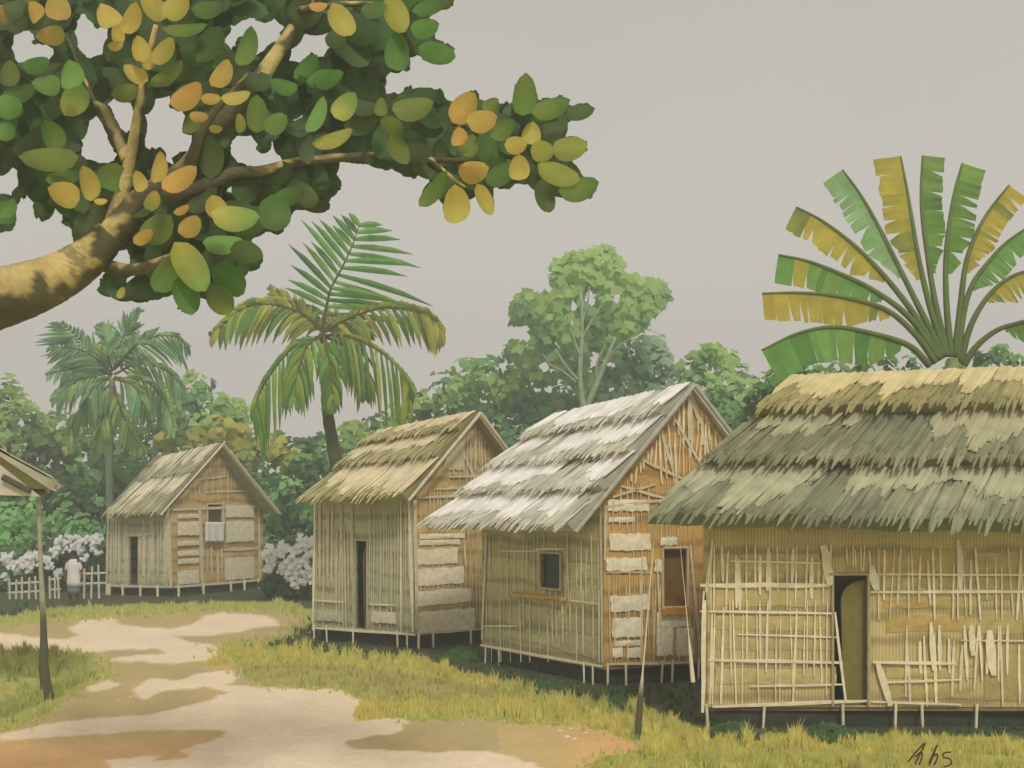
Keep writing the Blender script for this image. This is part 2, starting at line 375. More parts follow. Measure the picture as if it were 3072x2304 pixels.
def stilts(wl, pxs, zf, parent, col=CREAM, r=.035, off=.03):
    for px in pxs:
        u, _ = wl.pix(px, 600); b = MB(); l = R.uniform(-.03, .03); pole(b, wl.pt(u, zf+.05, off), wl.pt(u+l, -.03, off), r, jit(col, .1), 6); b.build('stilt', M_bamboo, parent)
def sill(wl, px0, px1, py, ph, col, parent, name='sill'):
    u0, z1 = wl.pix(px0, py); u1, _ = wl.pix(px1, py); _, z0 = wl.pix(px1, py+ph); b = MB(); n = 9; pt, pb = [], []
    c = jit(col, .04)
    for k in range(n+1):
        u = lerp(u0, u1, k/n); zt = z1+R.uniform(-.02, .02); zb = z0+R.uniform(-.025, .015)
        pt.append([b.vert(wl.pt(u, zt, .02), c), b.vert(wl.pt(u, zt-.01, .16), c), b.vert(wl.pt(u, zb, .14), c), b.vert(wl.pt(u, zb, .02), c)])
    for k in range(n):
        for j in range(4): b.f.append([pt[k][j], pt[k][(j+1) % 4], pt[k+1][(j+1) % 4], pt[k+1][j]])
    b.f += [pt[0][::-1], pt[-1]]
    return b.build(name, M_bamboo, parent)
def window(wl, o, parent, frame=(.5, .43, .25), leaf=None):
    """opening lined by a bamboo frame with a dark hanging mat set back inside"""
    u0, u1, z0, z1 = o; b = MB(); r = .028
    for (p, q) in (((u0, z0), (u0, z1)), ((u1, z0), (u1, z1)), ((u0, z0), (u1, z0)), ((u0, z1), (u1, z1))):
        pole(b, wl.pt(*p, .03), wl.pt(*q, .03), r, jit(frame, .08), 6)
    w_ = b.build('window', M_bamboo, parent)
    b = MB(); k = leaf or (.05, .055, .035)
    b.hexa([wl.pt(u0-.03, z0-.03, -.13), wl.pt(u1+.03, z0-.03, -.13), wl.pt(u1+.03, z1+.03, -.13), wl.pt(u0-.03, z1+.03, -.13)],
           [wl.pt(u0-.03, z0-.03, -.10), wl.pt(u1+.03, z0-.03, -.10), wl.pt(u1+.03, z1+.03, -.10), wl.pt(u0-.03, z1+.03, -.10)], k)
    b.build('shutter', M_dark, w_); return w_
def door(wl, o, parent, zf, leafcol=(.17, .15, .055), frame=(.45, .38, .2), leaf=(.3, 1.0), arch=True):
    u0, u1, z0, z1 = o; b = MB()
    for (p, q) in (((u0, z0), (u0, z1)), ((u1, z0), (u1, z1)), ((u0-.05, z1), (u1+.05, z1))): pole(b, wl.pt(*p, .03), wl.pt(*q, .03), .025, jit(frame, .08), 6)
    d = b.build('door', M_bamboo, parent)
    a, e_ = lerp(u0, u1, leaf[0]), lerp(u0, u1, leaf[1]); b = MB(); pts = [(e_, z0), (e_, z1-.08)]
    W_, H_ = e_-a, z1-z0
    for k in range(9):
        t = k/8*math.pi/2; pts.append((e_-W_*.12-W_*.88*math.sin(t), z1-.10-H_*.16*(1-math.cos(t))))
    pts.append((a+.04, z0))
    f_ = [b.vert(wl.pt(u, z, -.09), jit(leafcol, .06)) for u, z in pts]; g_ = [b.vert(wl.pt(u, z, -.13), leafcol) for u, z in pts]; N = len(pts)
    b.f += [f_, g_[::-1]]+[[f_[k], g_[k], g_[(k+1) % N], f_[(k+1) % N]] for k in range(N)]
    b.build('door_leaf', M_bamboo, d); return d

# ================================================================ HUT A: long hut front right
zf = .30
A0 = G(704, 707, zf); YA = A0.y; A1 = P(1110, 0, YA); A0 = xy(A0); A1 = xy(A1)
ea = P(646, 525, YA-.55); eb = P(1130, 536, YA-.55); ra = P(794, 377, YA+1.75); rb = P(1180, 362, YA+1.75)
sh = Vector((ra.x-ea.x, ra.y-ea.y, 0)); dep = sh/sh.y*3.3
hA = thing('thatched_hut', A0, 'large hut with tiered grey green thatch and a tall dark doorway, nearest on the right', 'hut')
wA = Wall(A0, A1)
dA = opening(wA, 832, 574, 868, 701); dA = (dA[0], dA[1], zf+.02, dA[3])
TAN = (.68, .54, .25)
wall_panel(wA, zf, 2.95, [dA], 'front_wall', TAN, hA)
wl2 = Wall(A0+dep, A0); wall_panel(wl2, zf, 2.95, [], 'side_wall', TAN, hA, apex=(wl2.L/2, 4.9))
wl3 = Wall(A1+dep, A0+dep); wall_panel(wl3, zf, 2.95, [], 'back_wall', TAN, hA)
wl4 = Wall(A1, A1+dep); wall_panel(wl4, zf, 2.95, [], 'side_wall', TAN, hA, apex=(wl4.L/2, 4.9))
floor([A0+Vector((.04, .04, 0)), A1, A1+dep, A0+dep], zf, hA); crawl_shade([A0, A1, A1+dep, A0+dep], zf, hA)
door(wA, dA, hA, zf, leafcol=(.24, .20, .06))
b = MB()
slats(b, wA, 706, 832, 545, 610, 20, (.02, .055), CREAM, .02, [dA]); slats(b, wA, 706, 832, 600, 704, 19, (.015, .04), CREAM, .02, [dA])
slats(b, wA, 845, 870, 545, 573, 6, (.015, .03), CREAM, .03, [dA])
slats(b, wA, 872, 1020, 548, 620, 20, (.015, .045), CREAM, .04, [dA]); slats(b, wA, 900, 1020, 625, 706, 17, (.02, .06), CREAM, .04, [dA])
slats(b, wA, 1020, 1100, 548, 706, 14, (.015, .045), CREAM, .04, [dA])
for q in [(694, 585, 829, 585, .10), (698, 611, 832, 613, .05), (730, 561, 820, 563, .045), (737, 634, 838, 637, .04), (708, 660, 842, 662, .07), (750, 686, 843, 684, .05), (712, 706, 866, 700.5, .075),
          (870, 592, 1060, 591, .06), (872, 574, 1050, 575, .04), (872, 662, 955, 663, .07), (884, 682, 960, 679, .05), (868, 701, 960, 704, .05), (884, 584, 886, 584, .01), (960, 640, 1060, 641, .03)]:
    hbar(b, wA, *q[:4], q[4]*.72)
# thick corner and door posts
for (x0, y0, x1, y1, wd) in [(704, 591, 702, 712, .07), (712, 540, 705, 600, .05), (823, 545, 829, 585, .14), (834, 612, 845, 702, .04), (870, 566, 876, 590, .12), (876, 662, 890, 705, .11), (957, 540, 960, 590, .08), (988, 630, 992, 675, .13), (930, 622, 932, 670, .07), (970, 625, 972, 655, .09)]:
    hbar(b, wA, x0, y0, x1, y1, wd, .045)
b.build('bamboo_lattice', M_bamboo, hA)
for (x0, y0, x1, y1, c) in [(716, 554, 820, 572, (.52, .42, .16)), (716, 590, 826, 606, (.55, .45, .2)), (716, 616, 828, 630, (.50, .40, .17)), (716, 634, 834, 650, (.52, .42, .2)), (716, 668, 836, 684, (.53, .44, .2)),
                            (846, 552, 866, 570, (.50, .36, .12)), (880, 550, 966, 570, (.52, .37, .13)), (976, 552, 1060, 570, (.48, .38, .15)), (880, 577, 962, 588, (.48, .40, .16)), (976, 578, 1060, 600, (.44, .38, .17)), (884, 597, 968, 608, (.52, .38, .14)),
                            (978, 610, 1060, 634, (.46, .38, .16)), (886, 616, 968, 632, (.53, .38, .13)), (886, 668, 975, 678, (.5, .40, .16)), (985, 644, 1060, 700, (.46, .36, .15)), (890, 686, 970, 698, (.5, .37, .14))]:
    panel(wA, x0, y0, x1, y1, tuple(v*1.12 for v in c), hA, .003, th=.005)
stilts(wA, [706, 764, 842, 895, 921, 976, 1040], zf, hA, CREAM, .022)
roof = bpy.data.objects.new('roof', None); scene.collection.objects.link(roof); roof.parent = hA; WP[roof.name] = WP[hA.name]
ebk, eak = rb+Vector((sh.x, sh.y, eb.z-rb.z)), ra+Vector((sh.x, sh.y, ea.z-ra.z))
thatch(ea, eb, ra, rb, [0, .31, .66, 1], roof, (.6, .55, .32), [(.30, .27, .11), (.21, .215, .12), (.20, .215, .125)], ltier=[(.66, .56, .28), (.44, .42, .25), (.46, .455, .28)], lift=.24, hang=.26, split=(.25, .97), step=.05)
thatch(eak, ebk, ra, rb, [0, .5, 1], roof, (.5, .45, .25), (.32, .3, .14), simple=True)
# leaning eave props at the near corner
for (p, q, r, c) in [(P(655, 528, YA-.45), G(637, 739), .034, (.16, .17, .09)), (P(679, 531, YA-.1), P(693, 682, YA-.1), .02, CREAM), (P(636, 640, YA-.6), G(640, 736), .02, CREAM2)][:2]:
    b = MB(); b.tube([p.lerp(q, t) for t in (0, .25, .5, .7, .8, .9, 1)], [r*.28, r*.28, r*.3, r*.4, r*1.2, r*1.4, r*1.6], 8, [CREAM2]*4+[(.10, .11, .06)]*3 if r > .03 else c); b.build('post', M_bamboo, hA)

# ================================================================ gable huts
def gable_hut(pfl, pc, pgr, apex_px, zf, ridge, eave, Ys, wallz, cols, label, breaks, tcol, sz, part_fn):
    """pfl/pc/pgr floor pixels: front-left, near corner, gable-right; ridge=(left px, right px); eave likewise"""
    A, C_, D = G(*pfl, zf), G(*pc, zf), G(*pgr, zf)
    A, C_, D = xy(A), xy(C_), xy(D); g = (D-C_).normalized()
    wg = Wall(C_, D); u, _ = wg.pix(apex_px, 400); D = C_+g*(2*u); wg = Wall(C_, D); wf = Wall(A, C_); B_ = A+(D-C_)
    h = thing('thatched_hut', C_, label, 'hut')
    RR = P(ridge[1][0], ridge[1][1], Ys[3]); RL = P(ridge[0][0], ridge[0][1], Ys[2]); ER = P(eave[1][0], eave[1][1], Ys[1]); EL = P(eave[0][0], eave[0][1], Ys[0])
    az = wallz[1]
    fo, go = part_fn('open', wf, wg, None, None)
    wall_panel(wf, zf, wallz[0], fo, 'front_wall', cols[0], h); wall_panel(wg, zf, wallz[0], go, 'gable_wall', cols[1], h, apex=(wg.L/2, az))
    wb = Wall(D, B_); wall_panel(wb, zf, wallz[0], [], 'back_wall', cols[0], h); wb2 = Wall(B_, A); wall_panel(wb2, zf, wallz[0], [], 'side_wall', cols[0], h, apex=(wb2.L/2, az-.15))
    floor([A, C_, D, B_], zf, h); crawl_shade([A, C_, D, B_], zf, h)
    rf = bpy.data.objects.new('roof', None); scene.collection.objects.link(rf); rf.parent = h; WP[rf.name] = WP[h.name]
    thatch(EL, ER, RL, RR, breaks, rf, tcol[0], tcol[1], **sz)
    bR = RR+Vector((RR.x-ER.x, RR.y-ER.y, ER.z-RR.z)); bL = RL+Vector((RL.x-EL.x, RL.y-EL.y, EL.z-RL.z))
    thatch(bL, bR, RL, RR, [0, .5, 1], rf, tcol[0], tcol[1], lift=.05, step=.09, hang=.05)
    # barge poles along the rakes and ridge pole
    for p, q in ((RR, ER), (RR, bR)):
        b = MB(); o_ = wg.n*.13; pole(b, p+o_-Vector((0, 0, .03)), q+o_+Vector((0, 0, .0)), .04, tcol[2], 7); b.build('barge_pole', M_bamboo, rf)
    part_fn('build', wf, wg, h, (fo, go)); return h

# ---- HUT B: white thatched
YB = G(604, 666, .35).y
def partsB(mode, wf, wg, h, ops):
    if mode == 'open': return [opening(wf, 541, 552, 562, 590)], [opening(wg, 662, 548, 687, 607)]
    fo, go = ops[0][0], ops[1][0]
    w1 = window(wf, fo, h, (.5, .45, .28), (.09, .10, .07)); w2 = window(wg, go, h, (.6, .5, .28), (.20, .11, .03))
    sill(wf, 517, 567, 592, 8, (.72, .46, .12), w1); sill(wg, 660, 690, 607, 6, (.72, .36, .07), w2)
    b = MB()
    slats(b, wf, 484, 602, 533, 600, 20, (.018, .045), CREAM2, .015, [fo]); slats(b, wf, 484, 602, 590, 662, 18, (.018, .05), CREAM2, .015, [fo])
    for q in [(500, 551, 545, 551, .03), (537, 549, 566, 549, .05), (482, 645, 604, 666.5, .06), (484, 626, 520, 626, .03), (570, 600, 600, 604, .03)]: hbar(b, wf, *q, c=CREAM)
    for q in [(488, 532, 483, 640, .07), (569, 540, 567, 600, .04), (602, 498, 604, 662, .05)]: hbar(b, wf, *q, c=CREAM2)
    b.build('bamboo_lattice', M_bamboo, h); b = MB()
    slats(b, wg, 622, 742, 425, 484, 30, (.022, .055), (.88, .76, .48), .07); slats(b, wg, 655, 725, 390, 445, 16, (.022, .06), (.88, .76, .48), .06)
    slats(b, wg, 606, 700, 480, 560, 20, (.012, .03), (.72, .6, .34), .02, [go]); slats(b, wg, 606, 700, 560, 662, 22, (.012, .035), (.74, .62, .36), .02, [go])
    for q in [(605, 499, 665, 500, .05), (612, 484, 655, 484, .05), (690, 396, 700, 424, .09), (689, 393, 689, 440, .10), (672, 410, 700, 465, .05), (700, 460, 728, 410, .05), (640, 440, 684, 480, .06), (620, 455, 663, 498, .06), (660, 430, 672, 470, .07),
              (606, 664, 690, 662, .05), (606, 572, 650, 572, .02), (605, 500, 604, 560, .05), (641, 545, 641, 660, .03), (656, 560, 660, 640, .04), (689, 545, 700, 660, .06)]: hbar(b, wg, *q, c=(.76, .66, .42))
    b.build('bamboo_lattice', M_bamboo, h)
    pc = (.95, .87, .65)
    for (x0, y0, x1, y1) in [(607, 500, 648, 511), (608, 517, 634, 522), (609, 534, 650, 550), (606, 558, 646, 570), (610, 596, 649, 610), (612, 618, 642, 636), (613, 641, 640, 645), (612, 648, 622, 657), (626, 648, 640, 657),
                             (654, 560, 662, 572), (656, 612, 690, 626), (656, 628, 672, 655), (676, 628, 692, 655), (660, 537, 676, 545)]: panel(wg, x0, y0, x1, y1, pc, h, .012)
    for (x0, y0, x1, y1) in [(486, 556, 530, 578), (568, 562, 600, 580), (486, 582, 512, 600), (570, 584, 600, 606), (486, 628, 560, 648), (565, 632, 602, 658), (520, 604, 566, 624)]: panel(wf, x0, y0, x1, y1, (.54, .50, .26), h, .003, th=.005)
    stilts(wf, [487, 500, 585, 594], zf, h, CREAM, .018); stilts(wg, [607, 625, 662, 672, 698], .35, h, CREAM, .022)
hB = gable_hut((482, 645), (604, 666.5), (700, 661), 689, .35, ((556, 415), (691, 384)), ((428, 529), (573, 532)), (22.6, YB-.3, 23.2, YB+.45), (3.22, 5.32),
               ((.60, .54, .27), (.74, .46, .13)), 'hut with almost white thatch and ochre gable, between the khaki hut and long hut', [0, .24, .50, .74, 1],
               ((.93, .89, .82), (.56, .54, .42), (.50, .50, .42)), dict(lift=.19, hang=.2, split=(.55, 1.0), step=.05), partsB)

# ---- HUT C: khaki thatched with cream matting
YC = G(416, 634, .35).y
def partsC(mode, wf, wg, h, ops):
    if mode == 'open':
        d = opening(wf, 356, 540, 368, 630); return [(d[0], d[1], .37, d[3])], []
    d = door(wf, ops[0][0], h, .35, (.13, .14, .05), (.5, .46, .3), (.35, 1), arch=False)
    b = MB()
    slats(b, wf, 315, 355, 505, 628, 15, (.025, .075), (.62, .57, .38), .01, ops[0]); slats(b, wf, 368, 414, 508, 630, 16, (.02, .06), (.60, .56, .38), .01, ops[0])
    for q in [(314, 627.5, 416, 634.5, .07), (316, 600, 345, 602, .04), (370, 604, 396, 605, .05), (402, 497, 402, 632, .05), (410, 497, 414, 632, .09), (316, 505, 314, 630, .07)]: hbar(b, wf, *q, c=CREAM)
    b.build('bamboo_lattice', M_bamboo, h); b = MB()
    slats(b, wg, 418, 520, 484, 545, 26, (.015, .05), (.70, .58, .34), .02); slats(b, wg, 440, 505, 432, 484, 18, (.02, .06), (.68, .60, .38), .03); slats(b, wg, 458, 490, 415, 440, 7, (.02, .05), (.68, .6, .38), .03)
    slats(b, wg, 418, 482, 545, 630, 16, (.015, .04), (.70, .58, .34), .02)
    for q in [(418, 498, 500, 493, .07), (434, 489, 480, 487, .05), (448, 477, 490, 476, .05), (462, 452, 478, 489, .07), (478, 489, 492, 458, .07), (414, 500, 416, 630, .10), (417, 633, 480, 629, .06), (463, 540, 465, 570, .06)]: hbar(b, wg, *q, c=(.74, .66, .45))
    b.build('bamboo_lattice', M_bamboo, h)
    for (x0, y0, x1, y1) in [(419, 534, 464, 538), (419, 540, 459, 544), (415, 549.5, 457, 563), (415, 569, 463, 583), (417, 591, 470, 602), (418, 612, 474, 628), (445, 440, 464, 470)]: panel(wg, x0, y0, x1, y1, (.95, .84, .62) if y0 > 500 else (.66, .57, .38), h, .012)
    panel(wf, 373, 611, 397, 624, (.74, .68, .5), h, .03); panel(wf, 318, 611, 343, 622, (.55, .5, .35), h, .02)
    stilts(wf, [315, 327, 354, 398, 408], .35, h, CREAM, .022); stilts(wg, [418, 432, 470], .35, h, CREAM, .028)
hC = gable_hut((314, 626), (416, 633.5), (479, 627.5), 474, .35, ((381, 431), (477, 412)), ((303, 504), (405, 501)), (25.3, YC-.35, 27.3, YC+.9), (3.47, 5.2),
               ((.58, .56, .33), (.74, .54, .21)), 'hut with khaki thatch and wide cream mats on its gable, right of the leaning palm', [0, .24, .56, 1],
               ((.74, .63, .40), (.38, .35, .15), (.70, .62, .44)), dict(lift=.18, hang=.22, split=(.4, 1.0), step=.06), partsC)

# ---- HUT D: small far hut on the left
YD = G(172, 587, .35).y
def partsD(mode, wf, wg, h, ops):
    if mode == 'open':
        d = opening(wf, 129.6, 536, 139, 585); return [(d[0], d[1], .37, d[3])], [opening(wg, 207, 504, 222, 524)]
    door(wf, ops[0][0], h, .35, (.09, .10, .04), (.6, .55, .36), (.6, 1), arch=False); window(wg, ops[1][0], h, (.66, .58, .36), (.12, .10, .03))
    b = MB()
    slats(b, wf, 110, 129, 515, 586, 10, (.04, .10), (.66, .60, .40), .01, ops[0]); slats(b, wf, 140, 170, 515, 586, 13, (.04, .11), (.66, .60, .40), .01, ops[0])
    for q in [(110, 586, 171, 587, .09), (126, 535, 156, 534, .09), (109, 516, 107, 588, .10), (168, 500, 172, 588, .16)]: hbar(b, wf, *q, c=(.7, .63, .44))
    b.build('bamboo_lattice', M_bamboo, h); b = MB()
    slats(b, wg, 182, 252, 470, 503, 15, (.04, .09), (.68, .58, .34), .01); slats(b, wg, 205, 236, 450, 475, 8, (.04, .08), (.68, .58, .34), .01); slats(b, wg, 200, 224, 542, 583, 5, (.06, .14), (.7, .6, .38), .01, ops[1])
    for q in [(172, 509, 261, 498, .10), (200, 479, 226, 476, .09), (205, 492, 250, 489, .07), (199, 506, 202, 590, .20), (223, 500, 223, 545, .08), (258, 500, 259, 582, .12), (174, 587, 260, 580, .10), (222, 550, 258, 548, .12)]: hbar(b, wg, *q, c=(.74, .65, .43))
    b.build('bamboo_lattice', M_bamboo, h)
    for (x0, y0, x1, y1) in [(177, 514, 198, 518), (177, 522, 198, 535), (177, 541, 198, 545), (177, 551, 198, 555), (177, 559, 198, 563), (177, 571, 198, 583), (225, 505, 253, 517), (225, 521, 253, 541), (224, 558, 253, 578)]: panel(wg, x0, y0, x1, y1, (.84, .76, .54), h, .03, th=.03)
    stilts(wf, [108, 110, 123, 141, 158], .35, h, CREAM, .05); stilts(wg, [178, 203, 230, 244, 258], .35, h, CREAM, .05)
hD = gable_hut((108, 585), (172, 587), (259, 579.5), 220, .35, ((162, 457), (221, 443)), ((106, 517), (158, 515)), (38.7, YD-.5, 41.2, YD+1.6), (3.1, 5.3),
               ((.60, .58, .36), (.74, .52, .18)), 'small far hut with a white cloth hung below its gable window', [0, .45, 1],
               ((.78, .70, .51), (.42, .41, .23), (.74, .68, .5)), dict(lift=.12, hang=.2, split=(.3, 1.0), step=.10), partsD)
wgD = Wall(xy(G(172, 587, .35)), xy(G(259, 579.5, .35)))
b = MB(); N = 8
for i in range(N+1):
    for j in range(N+1):
        u, z = wgD.pix(202+20*i/N, 522+20.5*j/N); b.vert(wgD.pt(u, z+(.05 if j == N and i % 2 else 0), .17+.05*math.sin(i*2.1)*j/N), (.86, .84, .84))
for i in range(N):
    for j in range(N): k = i*(N+1)+j; b.f.append([k, k+1, k+N+2, k+N+1])
o = b.build('cloth', M_cloth, smooth=True, origin=wgD.pt(1.5, 2.2, .17)); tag(o, 'white cloth hung below the gable window of the small far hut', 'cloth')
sm = o.modifiers.new('s', 'SOLIDIFY'); sm.thickness = .015

# ================================================================ SHELTER at the left edge
pb = G(48, 699.5); ptop = P(38.5, 492, pb.y)
sE = thing('open_shelter', pb, 'pale thatched corner of an open shelter on a thin dark post at the left edge', 'shelter')
b = MB(); pts = catmull([ptop, P(40.5, 560, pb.y), P(44, 640, pb.y), P(43.5, 665, pb.y), pb], 14)
b.tube(pts, [.035]*5+[.045, .05, .06, .075, .08, .075, .08, .085, .095, .11], 8, [(.42, .42, .28)]*6+[(.12, .12, .07)]*9, .08); b.build('post', M_bamboo, sE)
b = MB(); q = pb+Vector((-3.4, .6, 0)); pole(b, q, q+Vector((0, 0, 3.6)), .07, (.2, .18, .1)); b.build('post', M_bamboo, sE)
rf = bpy.data.objects.new('roof', None); scene.collection.objects.link(rf); rf.parent = sE; WP[rf.name] = WP[sE.name]
Ye = pb.y
# its roof: near gable end faces the camera, slope falls to the right
rg = Vector((P(-60, 408, Ye).x, Ye-.4, P(-60, 408, Ye).z)); tip = P(53, 489, Ye-.4)
back = Vector((-1.5, 3.2, -.05))
thatch(tip+back, tip, rg+back, rg, [0, .55, 1], rf, (.76, .68, .54), (.42, .40, .26), lift=.10, hang=.1, split=(.6, 1))
lt_ = rg+Vector((rg.x-tip.x, 0, tip.z-rg.z))
thatch(lt_+back, lt_, rg+back, rg, [0, .55, 1], rf, (.76, .68, .54), (.42, .40, .26), simple=True)
b = MB()                                                           # pale thatched face under the rake
fy = Ye-.33; bt = P(0, 495, fy).z
b.hexa([Vector((tip.x-.25, fy, tip.z-.12)), Vector((tip.x-.9, fy, bt)), Vector((lt_.x+.3, fy, bt)), Vector((rg.x, fy, rg.z-.06))],
       [Vector((tip.x-.25, fy+.05, tip.z-.12)), Vector((tip.x-.9, fy+.05, bt)), Vector((lt_.x+.3, fy+.05, bt)), Vector((rg.x, fy+.05, rg.z-.06))], (.70, .62, .48))
b.build('gable_thatch', M_straw, rf)
b = MB(); pole(b, P(3, 477, fy-.06), P(30, 491, fy-.06), .05, (.10, .10, .07)); b.build('rafter', M_dark, rf)
b = MB(); pole(b, ptop+Vector((.1, 0, 0)), ptop+Vector((-3.6, 0, .1)), .05, (.15, .14, .08)); b.build('beam', M_dark, sE)

# ================================================================ BIG BROADLEAF TREE
z1 = lambda x, y: (x*.15431, y*.15431)
z2 = lambda x, y: (300+x*.15431, y*.15431)
z4 = lambda x, y: (x*.15431, 200+y*.15431)
CROWN = [(-120, -60), (470, -60), (454, 0), (453, 8), (425, 14), (437, 25), (433, 37), (454, 45), (457, 54), (443, 65), (423, 60), (410, 51), (411, 72), (388, 72), (385, 92), (403, 93), (406, 85), (443, 89), (445, 105), (471, 89), (478, 91), (480, 103), (497, 98), (499, 106), (513, 99), (514, 85),
         (529, 74), (536, 91), (536, 102), (562, 94), (567, 105), (590, 103), (592, 114), (570, 122), (548, 134), (562, 136), (587, 139), (588, 151), (572, 157), (578, 171), (596, 184), (593, 199), (562, 199), (555, 193), (553, 213), (541, 208), (534, 184), (521, 179), (514, 190), (493, 188),
         (496, 213), (487, 214), (473, 185), (468, 190), (470, 213), (460, 224), (443, 218), (442, 196), (423, 208), (420, 199), (434, 168), (406, 184), (399, 168), (386, 171), (366, 164), (331, 162), (329, 171), (340, 176), (342, 188), (329, 200), (331, 208), (322, 215), (300, 208), (290, 213),
         (284, 235), (262, 231), (250, 239), (264, 252), (261, 271), (241, 271), (247, 291), (230, 300), (228, 314), (221, 315), (205, 299), (196, 296), (184, 314), (177, 310), (176, 294), (148, 303), (116, 300), (96, 293), (100, 280), (112, 262), (95, 256), (73, 245), (71, 229), (59, 223), (65, 209), (54, 208), (46, 223),
         (34, 218), (33, 200), (28, 193), (26, 200), (15, 203), (17, 220), (15, 229), (0, 234), (-120, 240)]
HOLES = [[z1(*p) for p in h] for h in [
    [(75, 330), (100, 230), (180, 190), (215, 230), (200, 290), (310, 290), (355, 330), (330, 380), (200, 380), (105, 410)],
    [(480, 220), (510, 100), (560, 90), (620, 190), (700, 170), (700, 250), (630, 415), (580, 380), (490, 290)],
    [(1390, 260), (1420, 220), (1450, 270), (1520, 180), (1700, 50), (1660, 130), (1690, 160), (1840, 100), (1840, 180), (1680, 360), (1620, 350), (1600, 230), (1540, 240), (1460, 390)],
    [(1810, 460), (1950, 250), (2050, 100), (2030, 230), (2120, 130), (2135, 360), (2060, 380), (2030, 330), (1900, 430)], [(1215, 380), (1250, 365), (1300, 430), (1310, 475)],
    [(700, 650), (770, 645), (870, 690), (870, 830), (800, 880)], [(500, 830), (530, 800), (590, 850), (580, 760), (640, 760), (700, 880), (755, 1040), (640, 1055), (530, 1010), (550, 900)],
    [(930, 1000), (960, 750), (1000, 650), (1110, 540), (1100, 640), (1090, 700), (1160, 720), (1255, 690), (1180, 780), (1200, 880), (1320, 820), (1220, 930), (1290, 990), (1160, 980), (1080, 1090), (1070, 940), (1000, 960)],
    [(1485, 960), (1520, 890), (1600, 870), (1675, 910), (1640, 960), (1700, 1000), (1820, 930), (1800, 1010), (1880, 1030), (1700, 1090), (1530, 1050)], [(1435, 1090), (1500, 1060), (1570, 1140), (1440, 1130)],
    [(1440, 1180), (1560, 1200), (1690, 1240), (1600, 1270), (1540, 1295)], [(580, 1500), (620, 1370), (670, 1350), (700, 1450), (620, 1480)], [(790, 1400), (850, 1300), (915, 1280), (890, 1330)],
    [(-50, 1180), (60, 1090), (120, 1100), (110, 1220), (60, 1260), (-50, 1240)], [(1500, -30), (1610, -10), (1540, 75)], [(1845, 630), (1920, 595), (1930, 620), (1880, 655)], [(1855, 720), (2060, 620), (2040, 680), (1920, 765), (1870, 760)]]] + \
    [[z4(*p) for p in h] for h in [[(700, 400), (730, 340), (850, 310), (890, 330), (830, 370), (850, 410), (915, 400), (830, 440), (740, 460)], [(825, 515), (900, 470), (990, 520), (930, 555), (850, 545)], [(1430, 430), (1510, 420), (1500, 445)]]] + \
    [[z2(*p) for p in h] for h in [[(725, 810), (790, 830), (850, 810), (850, 835), (780, 850)], [(680, 880), (790, 900), (900, 880), (900, 920), (780, 935), (690, 920)], [(910, 770), (950, 760), (950, 810)], [(265, 940), (330, 940), (480, 900), (490, 950), (330, 995), (270, 980)],
                                   [(1150, 930), (1210, 910), (1245, 1060), (1190, 1050), (1150, 980)], [(1275, 950), (1310, 925), (1325, 985)], [(1370, 830), (1420, 830), (1415, 870), (1380, 865)], [(340, 30), (400, 20), (540, 110), (520, 135), (430, 75), (350, 60)], [(395, 570), (430, 570), (540, 610), (480, 640), (410, 600)]]]
def ok(x, y, poly, holes): return inside(x, y, poly) and not any(inside(x, y, h) for h in holes)
def leafmesh(b, cen, ln, wd, ang, tilt, roll, c0, c1, N=7):
    """an oval leaf: folded along the midrib, gently curled; ang in the picture plane, tilt out of it"""
    d = Vector((math.cos(ang), math.sin(tilt), math.sin(ang))).normalized(); s0 = d.cross(Vector((0, 1, 0))).normalized(); nn = s0.cross(d).normalized()
    s = s0*math.cos(roll)+nn*math.sin(roll); n = s.cross(d).normalized(); L_, M_, R_ = [], [], []
    for k in range(N+1):
        t = k/N; wv = wd/2*(math.sin(math.pi*min(1, t**.85))**.48 if 0 < t < 1 else .04); p = cen+d*ln*(t-.5)+n*(-.10*ln*(2*t-1)**2); c = mixc(c0, c1, t)
        cm = mixc(c, (c[0]*1.25, c[1]*1.2, c[2]*1.2), .6)
        L_.append(b.vert(p-s*wv+n*wv*.22, c)); M_.append(b.vert(p, cm)); R_.append(b.vert(p+s*wv+n*wv*.22, c))
    for k in range(N): b.f += [[L_[k], M_[k], M_[k+1], L_[k+1]], [M_[k], R_[k], R_[k+1], M_[k+1]]]
def covers(cx, cy, ln, wd, ang):
    ca, sa = math.cos(ang), -math.sin(ang)
    return [(cx+ca*ln*t-sa*wd*q, cy+sa*ln*t+ca*wd*q) for t, q in ((-.48, 0), (.48, 0), (0, -.46), (0, .46), (-.3, .38), (-.3, -.38), (.3, .38), (.3, -.38), (0, 0))]
